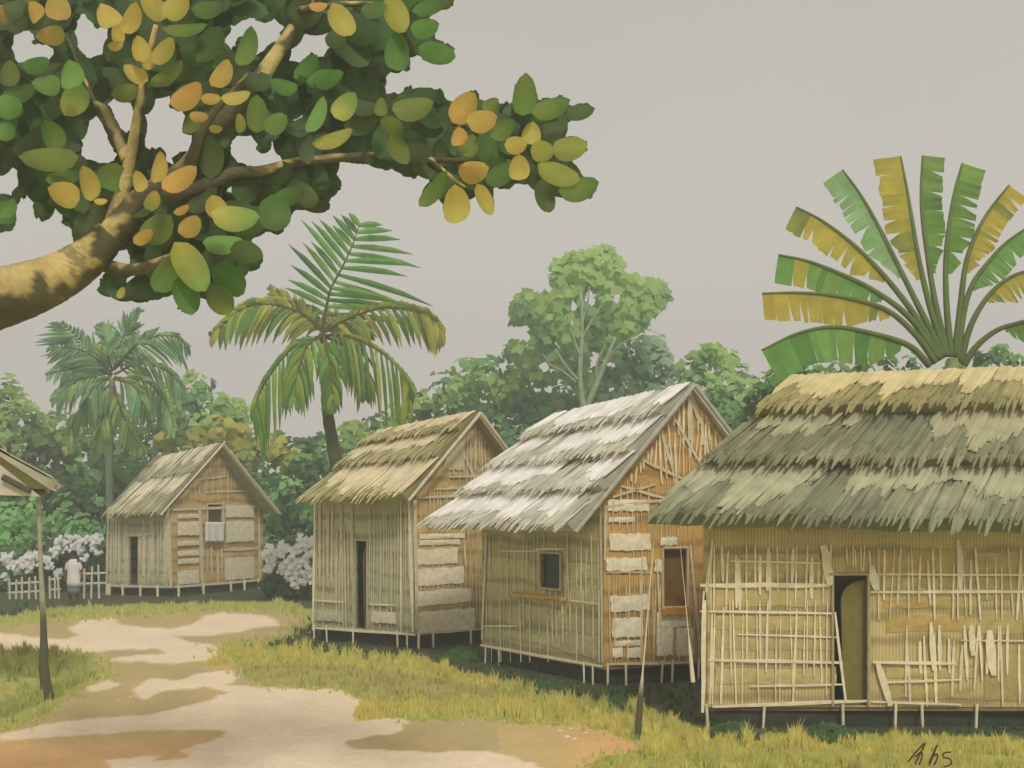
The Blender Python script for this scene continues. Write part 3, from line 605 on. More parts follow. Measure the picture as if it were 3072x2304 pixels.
def fill(poly, holes, sizes, region, add, aspect=(.45, .62), cell=2.0, maxtry=30000, angf=None, slack=0):
    x0, y0, x1, y1 = region; nx, ny = int((x1-x0)/cell), int((y1-y0)/cell); todo = set()
    for i in range(nx):
        for j in range(ny):
            if ok(x0+(i+.5)*cell, y0+(j+.5)*cell, poly, holes): todo.add((i, j))
    for si, S_ in enumerate(sizes):
        lst = list(todo); lst.sort(); R.shuffle(lst)
        for (i, j) in lst:
            if (i, j) not in todo: continue
            px, py = x0+(i+.5)*cell, y0+(j+.5)*cell
            for at in range(6):
                ln = S_*R.uniform(.8, 1.2); asp = R.uniform(*aspect); wd = ln*asp; ang = angf(px, py) if angf and at < 3 else R.uniform(0, math.tau)
                cx, cy = px+R.uniform(-.2, .2)*wd, py+R.uniform(-.2, .2)*wd
                if sum(not ok(a, c, poly, holes) for a, c in covers(cx, cy, ln, wd, ang)) <= slack:
                    add(cx, cy, ln, wd, ang, si); ca, sa = math.cos(ang), -math.sin(ang)
                    r = int(ln/cell)+1; ci, cj = int((cx-x0)/cell), int((cy-y0)/cell)
                    for a in range(ci-r, ci+r+1):
                        for c in range(cj-r, cj+r+1):
                            if (a, c) in todo:
                                dx, dy = x0+(a+.5)*cell-cx, y0+(c+.5)*cell-cy; t = (dx*ca+dy*sa)/(ln*.5); q = (-dx*sa+dy*ca)/(wd*.5)
                                if t*t+q*q < .8: todo.discard((a, c))
                    break
YT = 9.0
tree = thing('broadleaf_tree', (-7.2, 9.6, 0), 'huge broadleaf tree whose bough of dark green and orange leaves overhangs the upper left', 'tree')
BD = (.13, .115, .06); BL = (.40, .30, .10)
def dep_of(px): return YT+.25*math.sin(px*.021)
def limb(pix, rads, cs=None, dy=0, n=16):
    pts = catmull([P(x, y, dep_of(x)+dy) for x, y in pix], n); rr = [rads[0]+(rads[1]-rads[0])*k/n for k in range(n+1)]
    b = MB(); b.tube(pts, rr, 12, cs or BD, .08); return pts, rr, b
# trunk (outside the frame) and the main bough
b = MB(); tp = catmull([(-7.2, 9.6, -.2), (-7.1, 9.6, 2.2), (-6.7, 9.4, 4.1), P(-170, 322, 9.2), P(-60, 315, 9.1), P(0, 297, 9.05), P(45, 283, 9.05), P(85, 260, 9.1), P(111, 234, 9.1)], 30)
LIMBS = []
for pix, rads in [([(108, 240), (139, 203), (185, 172), (216, 131), (254, 86), (285, 42), (318, -10)], (.12, .045)), ([(108, 236), (120, 200), (126, 177), (131, 154), (139, 108), (146, 69), (156, 25)], (.07, .02)), ([(128, 160), (118, 138), (106, 112), (96, 104)], (.055, .03)),
                  ([(165, 195), (200, 187), (231, 174), (262, 171), (298, 162), (366, 156), (430, 160), (510, 162)], (.06, .02)), ([(190, 165), (204, 126), (225, 100), (248, 74)], (.05, .012)), ([(96, 105), (85, 80), (66, 35)], (.02, .012)),
                  ([(430, 159), (450, 176), (465, 187)], (.02, .01)), ([(300, 10), (350, 4), (400, 6)], (.03, .015)), ([(90, 262), (130, 270), (160, 262), (190, 250)], (.06, .03))]:
    LIMBS.append(([P(x, y, dep_of(x)+(.22*min(1, k/2) if pix[0] in ((108, 240), (165, 195)) else 0)) for k, (x, y) in enumerate(pix)], rads))
# bark: dark with ochre patches, mostly on upper and camera-facing sides, and dark bands
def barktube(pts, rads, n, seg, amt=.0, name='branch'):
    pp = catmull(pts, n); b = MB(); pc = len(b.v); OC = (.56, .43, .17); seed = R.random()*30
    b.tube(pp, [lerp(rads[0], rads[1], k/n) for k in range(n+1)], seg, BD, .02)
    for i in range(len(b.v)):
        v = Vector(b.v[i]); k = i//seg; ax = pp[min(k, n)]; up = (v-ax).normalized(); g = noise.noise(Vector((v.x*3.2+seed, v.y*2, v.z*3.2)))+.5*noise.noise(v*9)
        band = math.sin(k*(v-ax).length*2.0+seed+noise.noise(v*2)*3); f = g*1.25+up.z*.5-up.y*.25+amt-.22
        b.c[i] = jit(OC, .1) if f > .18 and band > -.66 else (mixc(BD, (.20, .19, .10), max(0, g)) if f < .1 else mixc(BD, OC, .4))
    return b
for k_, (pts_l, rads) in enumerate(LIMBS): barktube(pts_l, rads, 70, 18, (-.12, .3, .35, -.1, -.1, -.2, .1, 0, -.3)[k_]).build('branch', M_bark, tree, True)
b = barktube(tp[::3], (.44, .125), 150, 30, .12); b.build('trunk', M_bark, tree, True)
GD = (.088, .13, .068); GD2 = (.09, .18, .06); GD3 = (.105, .14, .055)
b = MB()
def addleaf(cx, cy, ln, wd, ang, si):
    g = nz2(cx, cy, .012, 3); g2 = nz2(cx, cy, .03, 8)
    c = mixc(GD, GD3, max(0, min(1, .5+g*2))); c = mixc(c, GD2, max(0, min(1, g2*2)))
    Y = dep_of(cx)+R.uniform(.0, 1.1)+(.3 if si > 1 else 0); k = Y/F
    c = jit(c, .22); leafmesh(b, P(cx, cy, Y), ln*k, wd*k*1.1, ang, R.uniform(-.35, .35), R.uniform(-.4, .4), c, jit(c, .2), 6)
fill(CROWN, HOLES, [38, 30, 22, 15, 10, 6.5], (-60, -30, 600, 326), addleaf, slack=0)
# second sparse layer through the depth so the crown has real volume
for k in range(520):
    x, y = R.uniform(-60, 590), R.uniform(-40, 300); ln = R.uniform(18, 34); wd = ln*.5; an = R.uniform(0, 6.28)
    if all(ok(a, c, CROWN, HOLES) for a, c in covers(x, y, ln, wd, an)):
        Y = dep_of(x)+R.uniform(.8, 2.6); kk = Y/F; c = jit(mixc(GD, GD2, R.random()), .2); leafmesh(b, P(x, y, Y), ln*kk, wd*kk, an, R.uniform(-.6, .6), R.uniform(-.6, .6), c, c, 6)
crown = b.build('crown', M_leaf, tree, True)
O_ = (.62, .36, .10); Yy = (.62, .45, .12); YG = (.52, .45, .11); g_ = (.21, .36, .11); ol = (.21, .25, .06); Gd = (.12, .24, .055); dk = (.11, .155, .06); yg = (.34, .36, .09)
LV = []
def add(tr, lst):
    for (x, y, ln, wd, an, c0, c1) in lst: q = tr(x, y); LV.append((q[0], q[1], ln*.15431, wd*.15431, math.radians(an), c0, c1))
add(z1, [(230, 80, 160, 115, 120, O_, O_), (375, 50, 170, 150, 90, O_, Yy), (335, 230, 200, 115, 180, YG, O_), (705, 110, 200, 145, 125, Yy, Yy), (850, 120, 200, 125, 60, Yy, Yy), (765, 215, 110, 90, 90, Yy, Yy), (755, 295, 85, 75, 0, Yy, Yy), (1000, 50, 190, 130, 140, YG, Yy), (1140, 50, 190, 130, 40, YG, Yy),
         (910, 320, 160, 110, 100, Yy, Yy), (1060, 330, 200, 115, 42, Yy, YG), (960, 390, 100, 90, 90, Yy, Yy), (880, 480, 160, 100, 150, Yy, Yy), (1215, 620, 240, 160, 25, O_, O_), (1435, 480, 190, 140, 55, O_, Yy), (1370, 640, 95, 80, 0, O_, Yy), (1290, 755, 88, 80, 0, O_, O_), (1240, 800, 140, 110, 230, ol, ol), (1530, 630, 180, 95, 15, Yy, YG),
         (460, 490, 190, 160, 95, g_, g_), (310, 550, 200, 125, 170, g_, g_), (480, 650, 220, 160, 240, g_, YG), (55, 690, 170, 150, 0, g_, Gd), (40, 850, 130, 110, 10, g_, Gd), (340, 880, 190, 150, 110, ol, Gd), (320, 1030, 340, 150, 185, ol, ol), (575, 1190, 210, 135, 100, Yy, Yy), (420, 1260, 200, 155, 160, Yy, Yy), (655, 1305, 65, 50, 0, Yy, Yy),
         (1030, 1090, 200, 105, 80, Yy, O_), (1165, 1160, 250, 130, 38, O_, O_), (905, 1180, 150, 90, 110, Yy, Yy), (985, 1300, 130, 100, 60, ol, Yy), (1180, 1360, 85, 65, 20, O_, O_), (1235, 1465, 170, 130, 25, O_, Yy), (930, 1535, 140, 80, 35, O_, O_), (1400, 1340, 140, 130, 110, Yy, Yy), (1530, 1410, 300, 175, -5, YG, g_), (1450, 1580, 245, 135, 5, g_, g_),
         (1665, 740, 220, 130, 85, ol, g_), (1790, 800, 160, 120, 35, ol, g_), (1555, 800, 90, 80, 90, ol, Yy), (1400, 835, 62, 60, 0, Yy, Yy), (1600, 310, 260, 130, 75, ol, Gd), (1200, 190, 270, 95, 10, ol, Gd), (1990, 440, 200, 130, 40, Gd, Gd), (1840, 560, 180, 110, 160, Gd, Gd), (2120, 510, 180, 120, 10, Gd, Gd), (1780, 1390, 250, 200, -80, Gd, dk), (1880, 1270, 220, 110, 10, Gd, dk),
         (740, 1150, 170, 220, 80, Gd, ol), (1090, 480, 260, 110, 30, ol, ol), (820, 600, 190, 110, 5, ol, ol), (240, 420, 180, 110, 10, Gd, Gd), (130, 600, 200, 120, 20, Gd, dk), (420, 1150, 220, 110, 20, ol, Gd), (1020, 1480, 230, 180, 40, ol, ol), (1350, 60, 200, 110, 0, Gd, dk), (350, 690, 130, 130, 0, dk, dk), (60, 480, 160, 120, 80, dk, ol), (100, 40, 140, 100, 20, dk, dk), (20, 100, 120, 80, 90, dk, O_),
         (30, 1380, 150, 130, 80, Gd, Gd)])
add(z2, [(275, 140, 250, 150, -60, Yy, YG), (625, 100, 240, 150, -62, YG, YG), (120, 40, 90, 80, 0, O_, O_), (630, 340, 260, 155, 90, Gd, Gd), (810, 180, 180, 130, 10, Gd, Gd), (890, 345, 240, 130, -15, Gd, Gd), (860, 30, 260, 110, 20, Gd, dk), (60, 430, 150, 115, 40, Gd, Gd), (170, 510, 240, 110, 10, Gd, Gd), (230, 260, 130, 100, 0, dk, dk), (480, 60, 160, 110, 10, dk, Gd),
         (110, 750, 240, 110, 65, g_, g_), (290, 690, 210, 135, 55, YG, g_), (220, 900, 270, 110, 15, YG, yg), (730, 700, 260, 160, 15, ol, ol), (525, 700, 130, 80, 90, ol, ol), (600, 820, 160, 110, -30, ol, ol), (640, 970, 200, 120, -60, ol, ol), (1060, 700, 220, 150, 50, O_, Yy), (1180, 780, 190, 150, 10, Yy, O_), (1030, 890, 130, 110, 90, O_, O_), (1125, 1110, 190, 150, 10, O_, Yy),
         (1235, 680, 120, 80, 40, ol, ol), (1310, 840, 180, 120, 40, ol, Gd), (1095, 950, 160, 120, 70, ol, ol), (1455, 620, 260, 150, 85, Gd, ol), (1625, 700, 250, 130, 20, ol, Gd), (1810, 725, 190, 100, 10, dk, dk), (1500, 870, 160, 120, 85, YG, YG), (1400, 940, 140, 110, 0, Yy, Yy), (1570, 980, 150, 130, 0, YG, yg), (1420, 1090, 170, 130, 90, Yy, Yy), (1750, 960, 220, 150, 5, yg, yg),
         (1680, 1130, 290, 140, -25, yg, yg), (1810, 1220, 250, 160, 10, ol, Gd), (1590, 1280, 230, 120, -75, dk, dk), (870, 1230, 270, 110, 50, ol, Gd), (1010, 1330, 240, 175, 90, YG, Yy), (1200, 1300, 220, 95, -65, Yy, YG), (1300, 1130, 200, 130, 30, dk, Gd)])
add(z4, [(1240, 440, 350, 190, -58, YG, g_), (1080, 480, 260, 170, 60, Gd, ol), (1210, 620, 250, 160, -75, Gd, Gd), (1430, 650, 210, 160, -60, dk, ol), (1490, 520, 260, 180, -40, Gd, Gd), (1600, 340, 200, 140, -10, dk, dk), (785, 600, 60, 50, 60, YG, YG), (50, 60, 150, 110, 60, Gd, Gd)])
for i, (x, y, ln, wd, an, c0, c1) in enumerate(LV):
    Y = dep_of(x)-.25-R.uniform(0, .35)
    if ln < 17: ln, wd = ln*1.3, wd*.88
    if c0 in (ol, dk, Gd): Y += .22
    k = Y/F; b = MB(); leafmesh(b, P(x, y, Y), ln*k*1.06, wd*k*1.06, an, R.uniform(-.3, .3), R.uniform(-.3, .3), jit(c0, .08), jit(c1, .08), 10)
    if i < 96: b.build('leaf', M_leaf, tree, True)
    else: b.build('leaf', M_leaf, crown, True)

# ================================================================ PALMS
def frond(parent, pts, ln0, Y, g=.6, spread=1.0, n=26, cols=((.12, .17, .04),), wide=.045, dys=None, sides=(1, 1), up=False, col2=None, tf=1.0):
    """a feather frond: rachis through picture points, leaflets both sides"""
    dys = dys or [0]*len(pts); pp = catmull([P(x, y, Y+d) for (x, y), d in zip(pts, dys)], n); b = MB()
    b.tube(pp, [lerp(.055, .012, k/n) for k in range(n+1)], 5, jit((.20, .17, .05), .1))
    k_ = Y/F; sw = max(1, n)
    for k in range(2, n+1):
        for rep in range(1):
            f = min(1, (k-rep*.5)/n); i = min(n-1, int(f*n)); t_ = (pp[i+1]-pp[i]).normalized(); o_ = pp[i].lerp(pp[i+1], f*n-i)
            for sd_, mul in ((-1, sides[1]), (1, sides[0])):
                if mul <= 0: continue
                side = t_.cross(Vector((0, 1, 0))).normalized()*sd_; L_ = ln0*k_*mul*(math.sin(math.pi*min(1, .14+f*.70))**.5)*(1-.55*max(0, f-.7)/.3)*R.uniform(.78, 1.1)
                d0 = (t_*(.35+.75*f)*tf+side*spread+Vector((0, R.uniform(-.5, .5), 0))).normalized(); c = jit(R.choice(cols), .18); c2 = col2 or c
                pts_ = [o_]; dd = d0
                for q in range(3): dd = (dd+Vector((0, 0, -g*(.22+.25*q)))).normalized(); pts_.append(pts_[-1]+dd*L_/3)
                s = d0.cross(Vector((0, 1, 0))).normalized()*1.0; prev = None
                for q, (p, wv) in enumerate(zip(pts_, (.5, 1, .85, .05))):
                    w_ = wide*wv*1.4; cc = mixc(c, (c2[0]*.8, c2[1]*.85, c2[2]*.9), q/3)
                    tq = (pts_[min(q+1, 3)]-pts_[max(q-1, 0)]).normalized(); s = tq.cross(Vector((0, 1, .2))).normalized()
                    v = [b.vert(p-s*w_, cc), b.vert(p+Vector((0, -w_*.5, 0)), cc), b.vert(p+s*w_, cc)]
                    if prev: b.f += [[prev[0], v[0], v[1], prev[1]], [prev[1], v[1], v[2], prev[2]]]
                    prev = v
    return b.build('frond', M_frond, parent)
def z5(x, y): return (200+x*.15431, 200+y*.15431)
Y2 = 33.0; pg = G(352, HZ+EYE*F/Y2)
palm = thing('coconut_palm', pg, 'tall leaning coconut palm with yellow green fronds behind the khaki hut', 'palm')
tpz = [P(322, 333, Y2), z5(815, 960), z5(770, 1120), z5(745, 1200), z5(765, 1400), z5(830, 1560), z5(870, 1680)]
tpz = [tpz[0]]+[P(q[0], q[1], Y2) for q in tpz[1:]]+[P(346, 520, Y2), P(351, 600, Y2), Vector((pg.x, pg.y, -.1))]
b = MB(); tpz = [tpz[0], P(324, 346, Y2), P(326, 365, Y2), P(326, 390, Y2), P(328, 415, Y2), P(333, 445, Y2), P(338, 470, Y2)]+tpz[-3:]
tq = catmull(tpz, 40); b.tube(tq, [lerp(.10, .26, k/40)+(.015 if k % 2 else 0) for k in range(41)], 10, (.085, .105, .04), .04); b.build('trunk', M_bark, palm, True)
gA = [(.17, .36, .08), (.23, .40, .10), (.13, .28, .08)]; gY = [(.46, .43, .10), (.36, .39, .09), (.20, .28, .08), (.54, .43, .09)]; gM = [(.26, .39, .08), (.18, .32, .07), (.36, .40, .08), (.14, .25, .07)]
cz = lambda L_: [z5(*q) for q in L_]
frond(palm, cz([(790, 850), (820, 690), (850, 570), (920, 440), (985, 300), (1032, 165)]), 88, Y2, .12, 1.0, 15, gA, .068, [0, -.2, -.4, -.6, -.8, -1.1], (.62, 1.12), tf=.55)
frond(palm, cz([(790, 850), (650, 730), (450, 675), (270, 710), (85, 860)]), 54, Y2, .75, .7, 24, gY, .06, [0, -.5, -.9, -1.2, -1.4], (.9, .35))
frond(palm, cz([(800, 860), (960, 770), (1180, 700), (1390, 715), (1500, 770), (1570, 845)]), 54, Y2, .7, .7, 24, gY, .062, [0, -.4, -.9, -1.2, -1.3, -1.4], (.3, .95))
frond(palm, cz([(790, 880), (620, 940), (470, 1110), (370, 1290), (345, 1400)]), 72, Y2, 1.5, .5, 24, gM, .042, [0, -.6, -1, -1.2, -1.3], (1, .3))
frond(palm, cz([(800, 880), (950, 880), (1150, 970), (1310, 1120), (1355, 1220), (1350, 1420)]), 76, Y2, 1.6, .5, 26, gM+gY, .042, [0, -.6, -1, -1.2, -1.3, -1.3], (.3, 1))
frond(palm, cz([(790, 830), (690, 740), (580, 670), (465, 575)]), 22, Y2, .2, .6, 14, gY, .05, [0, .4, .8, 1.0], (1, .8))
frond(palm, cz([(800, 880), (830, 1000), (850, 1150), (860, 1330)]), 34, Y2, 1.2, .5, 16, gM, .05, [0, -.8, -1, -1.1])
frond(palm, cz([(790, 880), (700, 940), (640, 1090), (610, 1270)]), 52, Y2, 1.5, .5, 18, gM, .042, [0, -1, -1.6, -1.8])
frond(palm, cz([(800, 880), (950, 960), (1040, 1100), (1070, 1250)]), 44, Y2, 1.5, .5, 18, gY+gM, .042, [0, .8, 1.4, 1.6])
frond(palm, cz([(795, 860), (860, 800), (960, 800), (1080, 880)]), 40, Y2, .9, .7, 16, gY, .055, [0, 1, 1.8, 2.4])
# farther blue-green palm
Y1 = 42.0; pg = G(111, HZ+EYE*F/Y1)
palm = thing('coconut_palm', pg, 'bluish green coconut palm with bushy crown at the far left behind the small hut', 'palm')
b = MB(); tq = catmull([P(112, 378, Y1), P(111, 410, Y1), P(109, 450, Y1), P(110, 520, Y1), Vector((pg.x, pg.y, -.1))], 24); b.tube(tq, [lerp(.11, .17, k/24) for k in range(25)], 9, (.17, .24, .12), .04); b.build('trunk', M_bark, palm, True)
c4 = lambda L_: [z4(*q) for q in L_]; gb = [(.22, .36, .21), (.30, .44, .22), (.18, .29, .18), (.36, .46, .20)]; go_ = [(.44, .46, .14), (.28, .36, .13), (.34, .42, .14)]
for pts, ln, g, sp_, cs, sd_ in [([(725, 1130), (640, 1020), (540, 920), (410, 805)], 34, .1, .9, gb, (1.5, .4)), ([(725, 1130), (600, 1010), (480, 960), (330, 950)], 34, .1, .6, gb, (1.2, .8)), ([(720, 1140), (620, 1090), (480, 1090), (320, 1130)], 30, .3, .6, gb, (1.2, .6)),
                                 ([(725, 1110), (700, 990), (690, 900), (650, 815)], 26, 0, .6, gb, (.8, .8)), ([(735, 1100), (770, 960), (820, 840), (900, 720)], 26, 0, .6, gb, (.8, .9)), ([(740, 1100), (840, 990), (900, 920), (975, 855)], 26, .1, .7, gb, (.7, .9)),
                                 ([(740, 1090), (860, 960), (980, 890), (1120, 885), (1215, 945)], 44, .5, .7, gb, (.3, 1.0)), ([(740, 1130), (900, 1060), (1080, 1110), (1200, 1240)], 40, .6, .7, gb, (.4, 1)), ([(720, 1150), (560, 1150), (430, 1220), (350, 1290)], 34, .5, .6, gb, (1, .5)),
                                 ([(725, 1180), (620, 1290), (500, 1400), (420, 1600)], 34, 1.2, .5, go_, (1, .6)), ([(725, 1200), (690, 1350), (640, 1500), (610, 1660)], 26, 1.2, .5, go_, (1, .8)), ([(740, 1200), (780, 1350), (850, 1500), (930, 1620)], 32, 1.2, .5, go_, (.6, 1)),
                                 ([(740, 1160), (860, 1200), (930, 1320), (980, 1450)], 36, 1.0, .5, gb+go_, (.5, 1)), ([(720, 1160), (640, 1180), (560, 1290), (520, 1420)], 36, 1.0, .5, gb, (1, .5)), ([(740, 1150), (950, 1180), (1080, 1320), (1130, 1480)], 36, 1.0, .5, gb+go_, (.5, 1))]:
    frond(palm, c4(pts), ln, Y1, g, sp_, 18, cs, .052, [R.uniform(-.5, .5)*q for q in range(len(pts))], sd_)

# ================================================================ TRAVELLER'S FAN PALM (right)
Y3 = 21.0; z3 = lambda x, y: (682.7+x*.15431, 128+y*.15431); base = z3(1750, 1560)
fan = thing('fan_palm', (P(base[0], 0, Y3).x, Y3, 0), 'banana-like palm spreading a fan of torn green and yellow leaves behind the long hut', 'palm')
b = MB(); bx_ = P(base[0], 0, Y3).x
b.tube([(bx_, Y3, -.1), (bx_, Y3, 2), (bx_, Y3, 4), (bx_, Y3, 5.3), (bx_, Y3, 6.0)], [.22, .2, .2, .24, .10], 10, (.20, .26, .09)); b.build('trunk', M_bark, fan, True)
def fanleaf(pts, wd, side, cols, f0=.42, dy=0, narrow=.10, tiers=7, petcol=(.20, .24, .07)):
    k_ = Y3/F; N = 48; pp = catmull([P(*z3(x, y), Y3+dy*i/4) for i, (x, y) in enumerate(pts)], N); b = MB()
    b.tube(pp, [lerp(.07, .018, k/N) for k in range(N+1)], 6, petcol); W = wd*.15431*k_*1.08; s0 = int(f0*N)
    cuts = []; s = s0
    while s < N:
        e_ = s+R.choice([2, 3, 3, 4, 5]); 
        if N-e_ < 3: e_ = N
        cuts.append((s, e_)); s = e_
    lf = b.build('leaf', M_frond, fan, True); b = MB()
    def sidev(k):
        t_ = (pp[min(k+1, N)]-pp[max(k-1, 0)]).normalized(); return t_.cross(Vector((0, 1, 0))).normalized()*side, t_
    def env(k): f = (k-s0)/(N-s0); return min(1, .25+f*2.6) if f < .35 else 1
    for (a, e_) in cuts:
        c = jit(cols[0] if R.random() < .62 else R.choice(cols[1:]), .1); rag = R.uniform(.92, 1.04); nt_ = R.uniform(.35, .7); last = e_ == N
        gap = 0 if last or R.random() < .2 else R.uniform(.1, .42); rows_ = []
        for q in range(6):
            fk = lerp(a, e_, q/5); k = int(min(N-1, fk)); p = pp[k].lerp(pp[k+1], fk-k) if k < N else pp[N]; sv, tv = sidev(k); w_ = W*env(k)
            r = []
            for h in range(5):
                f = h/4; sh_ = -gap*max(0, f-nt_)*2.0*(q/5)*(e_-a)/N*(pp[0]-pp[N]).length if not last else 0
                r.append(b.vert(p+sv*w_*f*rag-tv*(-sh_)*1.0+Vector((0, -.10*w_*f*f*2+.015*math.sin(fk*2.2)*f, -.06*w_*f*f)), mixc(c, (c[0]*.8, c[1]*.82, c[2]*.8), .3 if h > 2 and q in (0, 5) else 0)))
            rows_.append(r)
        for q in range(5):
            for h in range(4): b.f.append([rows_[q][h], rows_[q][h+1], rows_[q+1][h+1], rows_[q+1][h]])
    c = jit(cols[0], .1); pr = None
    for k in range(s0, N+1):
        sv, tv = sidev(k); v = [b.vert(pp[k]+Vector((0, .01, 0)), c), b.vert(pp[k]-sv*W*narrow*env(k)+Vector((0, .05, 0)), mixc(c, (.1, .12, .04), .15))]
        if pr: b.f.append([pr[0], v[0], v[1], pr[1]])
        pr = v
    b.build('blade', M_frond, lf, False)
FG = [(.17, .33, .08), (.12, .25, .06), (.23, .36, .09)]; FY = [(.50, .37, .05), (.30, .28, .05), (.55, .38, .06)]; FP = [(.28, .42, .20), (.15, .30, .09), (.24, .38, .16)]; FD = [(.16, .27, .05), (.11, .20, .05), (.20, .30, .06)]
fanleaf([(1600, 1540), (1480, 1420), (1300, 1350), (1000, 1290), (750, 1330), (512, 1440)], 205, 1, FG, .28, -.5, .03)
fanleaf([(1640, 1520), (1500, 1330), (1300, 1170), (1000, 1090), (750, 1068), (515, 1072)], 165, 1, FY, .36, -.3, .03)
fanleaf([(1660, 1500), (1480, 1240), (1250, 1060), (1000, 935), (800, 860), (620, 822)], 165, 1, FG+FY[:1], .36, 0, .03)
fanleaf([(1680, 1500), (1480, 1180), (1280, 930), (1100, 750), (900, 600), (735, 512)], 155, 1, FY, .36, .2, .05)
fanleaf([(1690, 1480), (1540, 1180), (1400, 900), (1270, 640), (1150, 430), (1035, 270)], 160, 1, FP, .36, .3, .04)
fanleaf([(1705, 1480), (1600, 1150), (1530, 850), (1480, 560), (1450, 380), (1412, 182)], 180, 1, FY[:2]+[(.38, .33, .07)], .32, .4, .05)
fanleaf([(1720, 1480), (1640, 1150), (1590, 850), (1555, 600), (1545, 400), (1558, 178)], 125, -1, FD, .34, .5, .03)
fanleaf([(1740, 1480), (1710, 1150), (1705, 850), (1730, 600), (1765, 400), (1815, 228)], 145, -1, FD, .34, .4, .03)
fanleaf([(1765, 1480), (1800, 1150), (1835, 880), (1900, 690), (1990, 530), (2115, 370)], 130, -1, FY, .36, .2, .03)
fanleaf([(1780, 1500), (1820, 1200), (1880, 1010), (1980, 870), (2100, 740), (2300, 600)], 125, -1, FG, .36, .0, .03)
fanleaf([(1800, 1520), (1860, 1300), (1950, 1130), (2060, 1010), (2200, 935), (2420, 900)], 140, -1, FY, .42, -.3, .03)
fanleaf([(1820, 1540), (1900, 1420), (2020, 1320), (2150, 1270), (2300, 1240), (2500, 1260)], 130, -1, FD, .5, -.5, .03)

# ================================================================ BACKGROUND TREES AND SHRUBS
def card(b, p, r, n, c, k=7):
    a = n.cross(Vector((.3, .2, 1))).normalized(); bb = n.cross(a); ph = R.random()*6.28; pts = []
    for j in range(k):
        t = ph+2*math.pi*j/k; rr = r*(R.uniform(.85, 1.15) if j % 2 else R.uniform(.45, .8)); pts.append(p+(a*math.cos(t)+bb*math.sin(t))*rr)
    b.poly(pts, c)
def lobe_tree(name, cat, label, Y, lobes, cols, size=.24, trunk=None, dens=1.0, group=None, depth=1.0, mat=None, ns=.55):
    cx = sum(l[0] for l in lobes)/len(lobes); bp = P(cx if trunk is None else trunk, 0, Y); t = thing(name, (bp.x, Y, 0), label, cat, group)
    b = MB(); k = Y/F; sd_ = R.random()*100
    for (lx, ly, lr) in lobes:
        c0 = P(lx, ly, Y+R.uniform(-1, 1)*depth); r = lr*k; n_ = int(dens*6.0*r*r/(size*size)); 
        for i in range(n_):
            z = R.uniform(-1, 1); a = R.uniform(0, 6.283); q = math.sqrt(1-z*z); n = Vector((q*math.cos(a), q*math.sin(a), z)); rr = r*R.uniform(.62, 1.04) if R.random() < .8 else r*R.uniform(.2, .7)
            bump_ = 1+.22*noise.noise(n*2.2+Vector((lx*.3, ly*.3, sd_))); p = c0+n*rr*bump_
            if n.y > .5 and R.random() < .5: continue
            g = noise.noise(p*ns+Vector((sd_, 0, 0)))*1.6+.12*(rr/r-.8)*5+.25*n.z  # upper and outer leaves lighter, inner ones darker: crown shading put in colour
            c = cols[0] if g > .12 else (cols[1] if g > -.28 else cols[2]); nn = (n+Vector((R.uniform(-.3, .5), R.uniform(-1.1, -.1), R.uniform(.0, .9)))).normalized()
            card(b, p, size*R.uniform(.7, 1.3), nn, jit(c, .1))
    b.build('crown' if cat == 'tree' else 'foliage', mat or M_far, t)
    tb = MB(); zt = max(.6, min(P(0, l[1], Y).z for l in lobes)); top = P(cx, sum(l[1] for l in lobes)/len(lobes), Y)
    tb.tube(catmull([(bp.x, Y, -.1), (bp.x+.1, Y, top.z*.4), tuple(top)], 10), [lerp(.22 if cat == 'tree' else .05, .05, i/10) for i in range(11)], 7, (.10, .11, .05))
    tb.build('trunk' if cat == 'tree' else 'stem', M_bark, t, True)
    return t
lg = (.42, .50, .19); mg = (.26, .38, .15); dg = (.14, .21, .09); bg_ = (.20, .30, .17); bgd = (.17, .29, .17); och = (.60, .48, .13); ocd = (.27, .30, .09)
lobe_tree('broadleaf_tree', 'tree', 'olive green tree at the left edge, behind the shelter roof', 52, [(2, 402, 26), (20, 425, 26), (-18, 420, 32), (30, 452, 24), (0, 450, 30), (45, 440, 22)], (lg, (.30, .36, .11), dg))
lobe_tree('broadleaf_tree', 'tree', 'dark green tree behind the bluish palm', 54, [(62, 435, 26), (85, 455, 32), (118, 430, 30), (145, 455, 30), (110, 475, 30), (60, 475, 28), (160, 405, 22), (172, 425, 22)], (mg, (.17, .25, .09), dg))
lobe_tree('broadleaf_tree', 'tree', 'grey green tree between the bluish palm and the tall leaning palm', 50, [(195, 388, 20), (182, 408, 22), (212, 408, 20), (232, 412, 18), (205, 432, 24), (236, 436, 20)], (lg, (.30, .42, .18), bgd))
lobe_tree('broadleaf_tree', 'tree', 'ochre leaved tree just above the roof of the small far hut', 46, [(165, 441, 13), (180, 446, 16), (202, 437, 15), (220, 428, 14), (238, 436, 16), (258, 440, 15), (275, 450, 16), (190, 460, 16), (245, 462, 16), (290, 462, 14)], (och, (.44, .41, .12), ocd))
lobe_tree('broadleaf_tree', 'tree', 'green tree behind the trunk of the tall leaning palm', 49, [(262, 475, 22), (300, 468, 20), (320, 478, 24), (278, 446, 14), (298, 447, 15), (316, 448, 14), (345, 442, 14), (330, 455, 16), (285, 500, 28), (345, 460, 22), (325, 505, 26), (355, 490, 24)], (mg, (.24, .35, .12), dg))
lobe_tree('broadleaf_tree', 'tree', 'yellow green tree under the right fronds of the tall leaning palm', 50, [(352, 432, 14), (378, 428, 18), (402, 418, 18), (425, 402, 17), (362, 452, 20), (395, 445, 22), (430, 428, 22)], ((.42, .48, .15), (.30, .38, .12), dg))
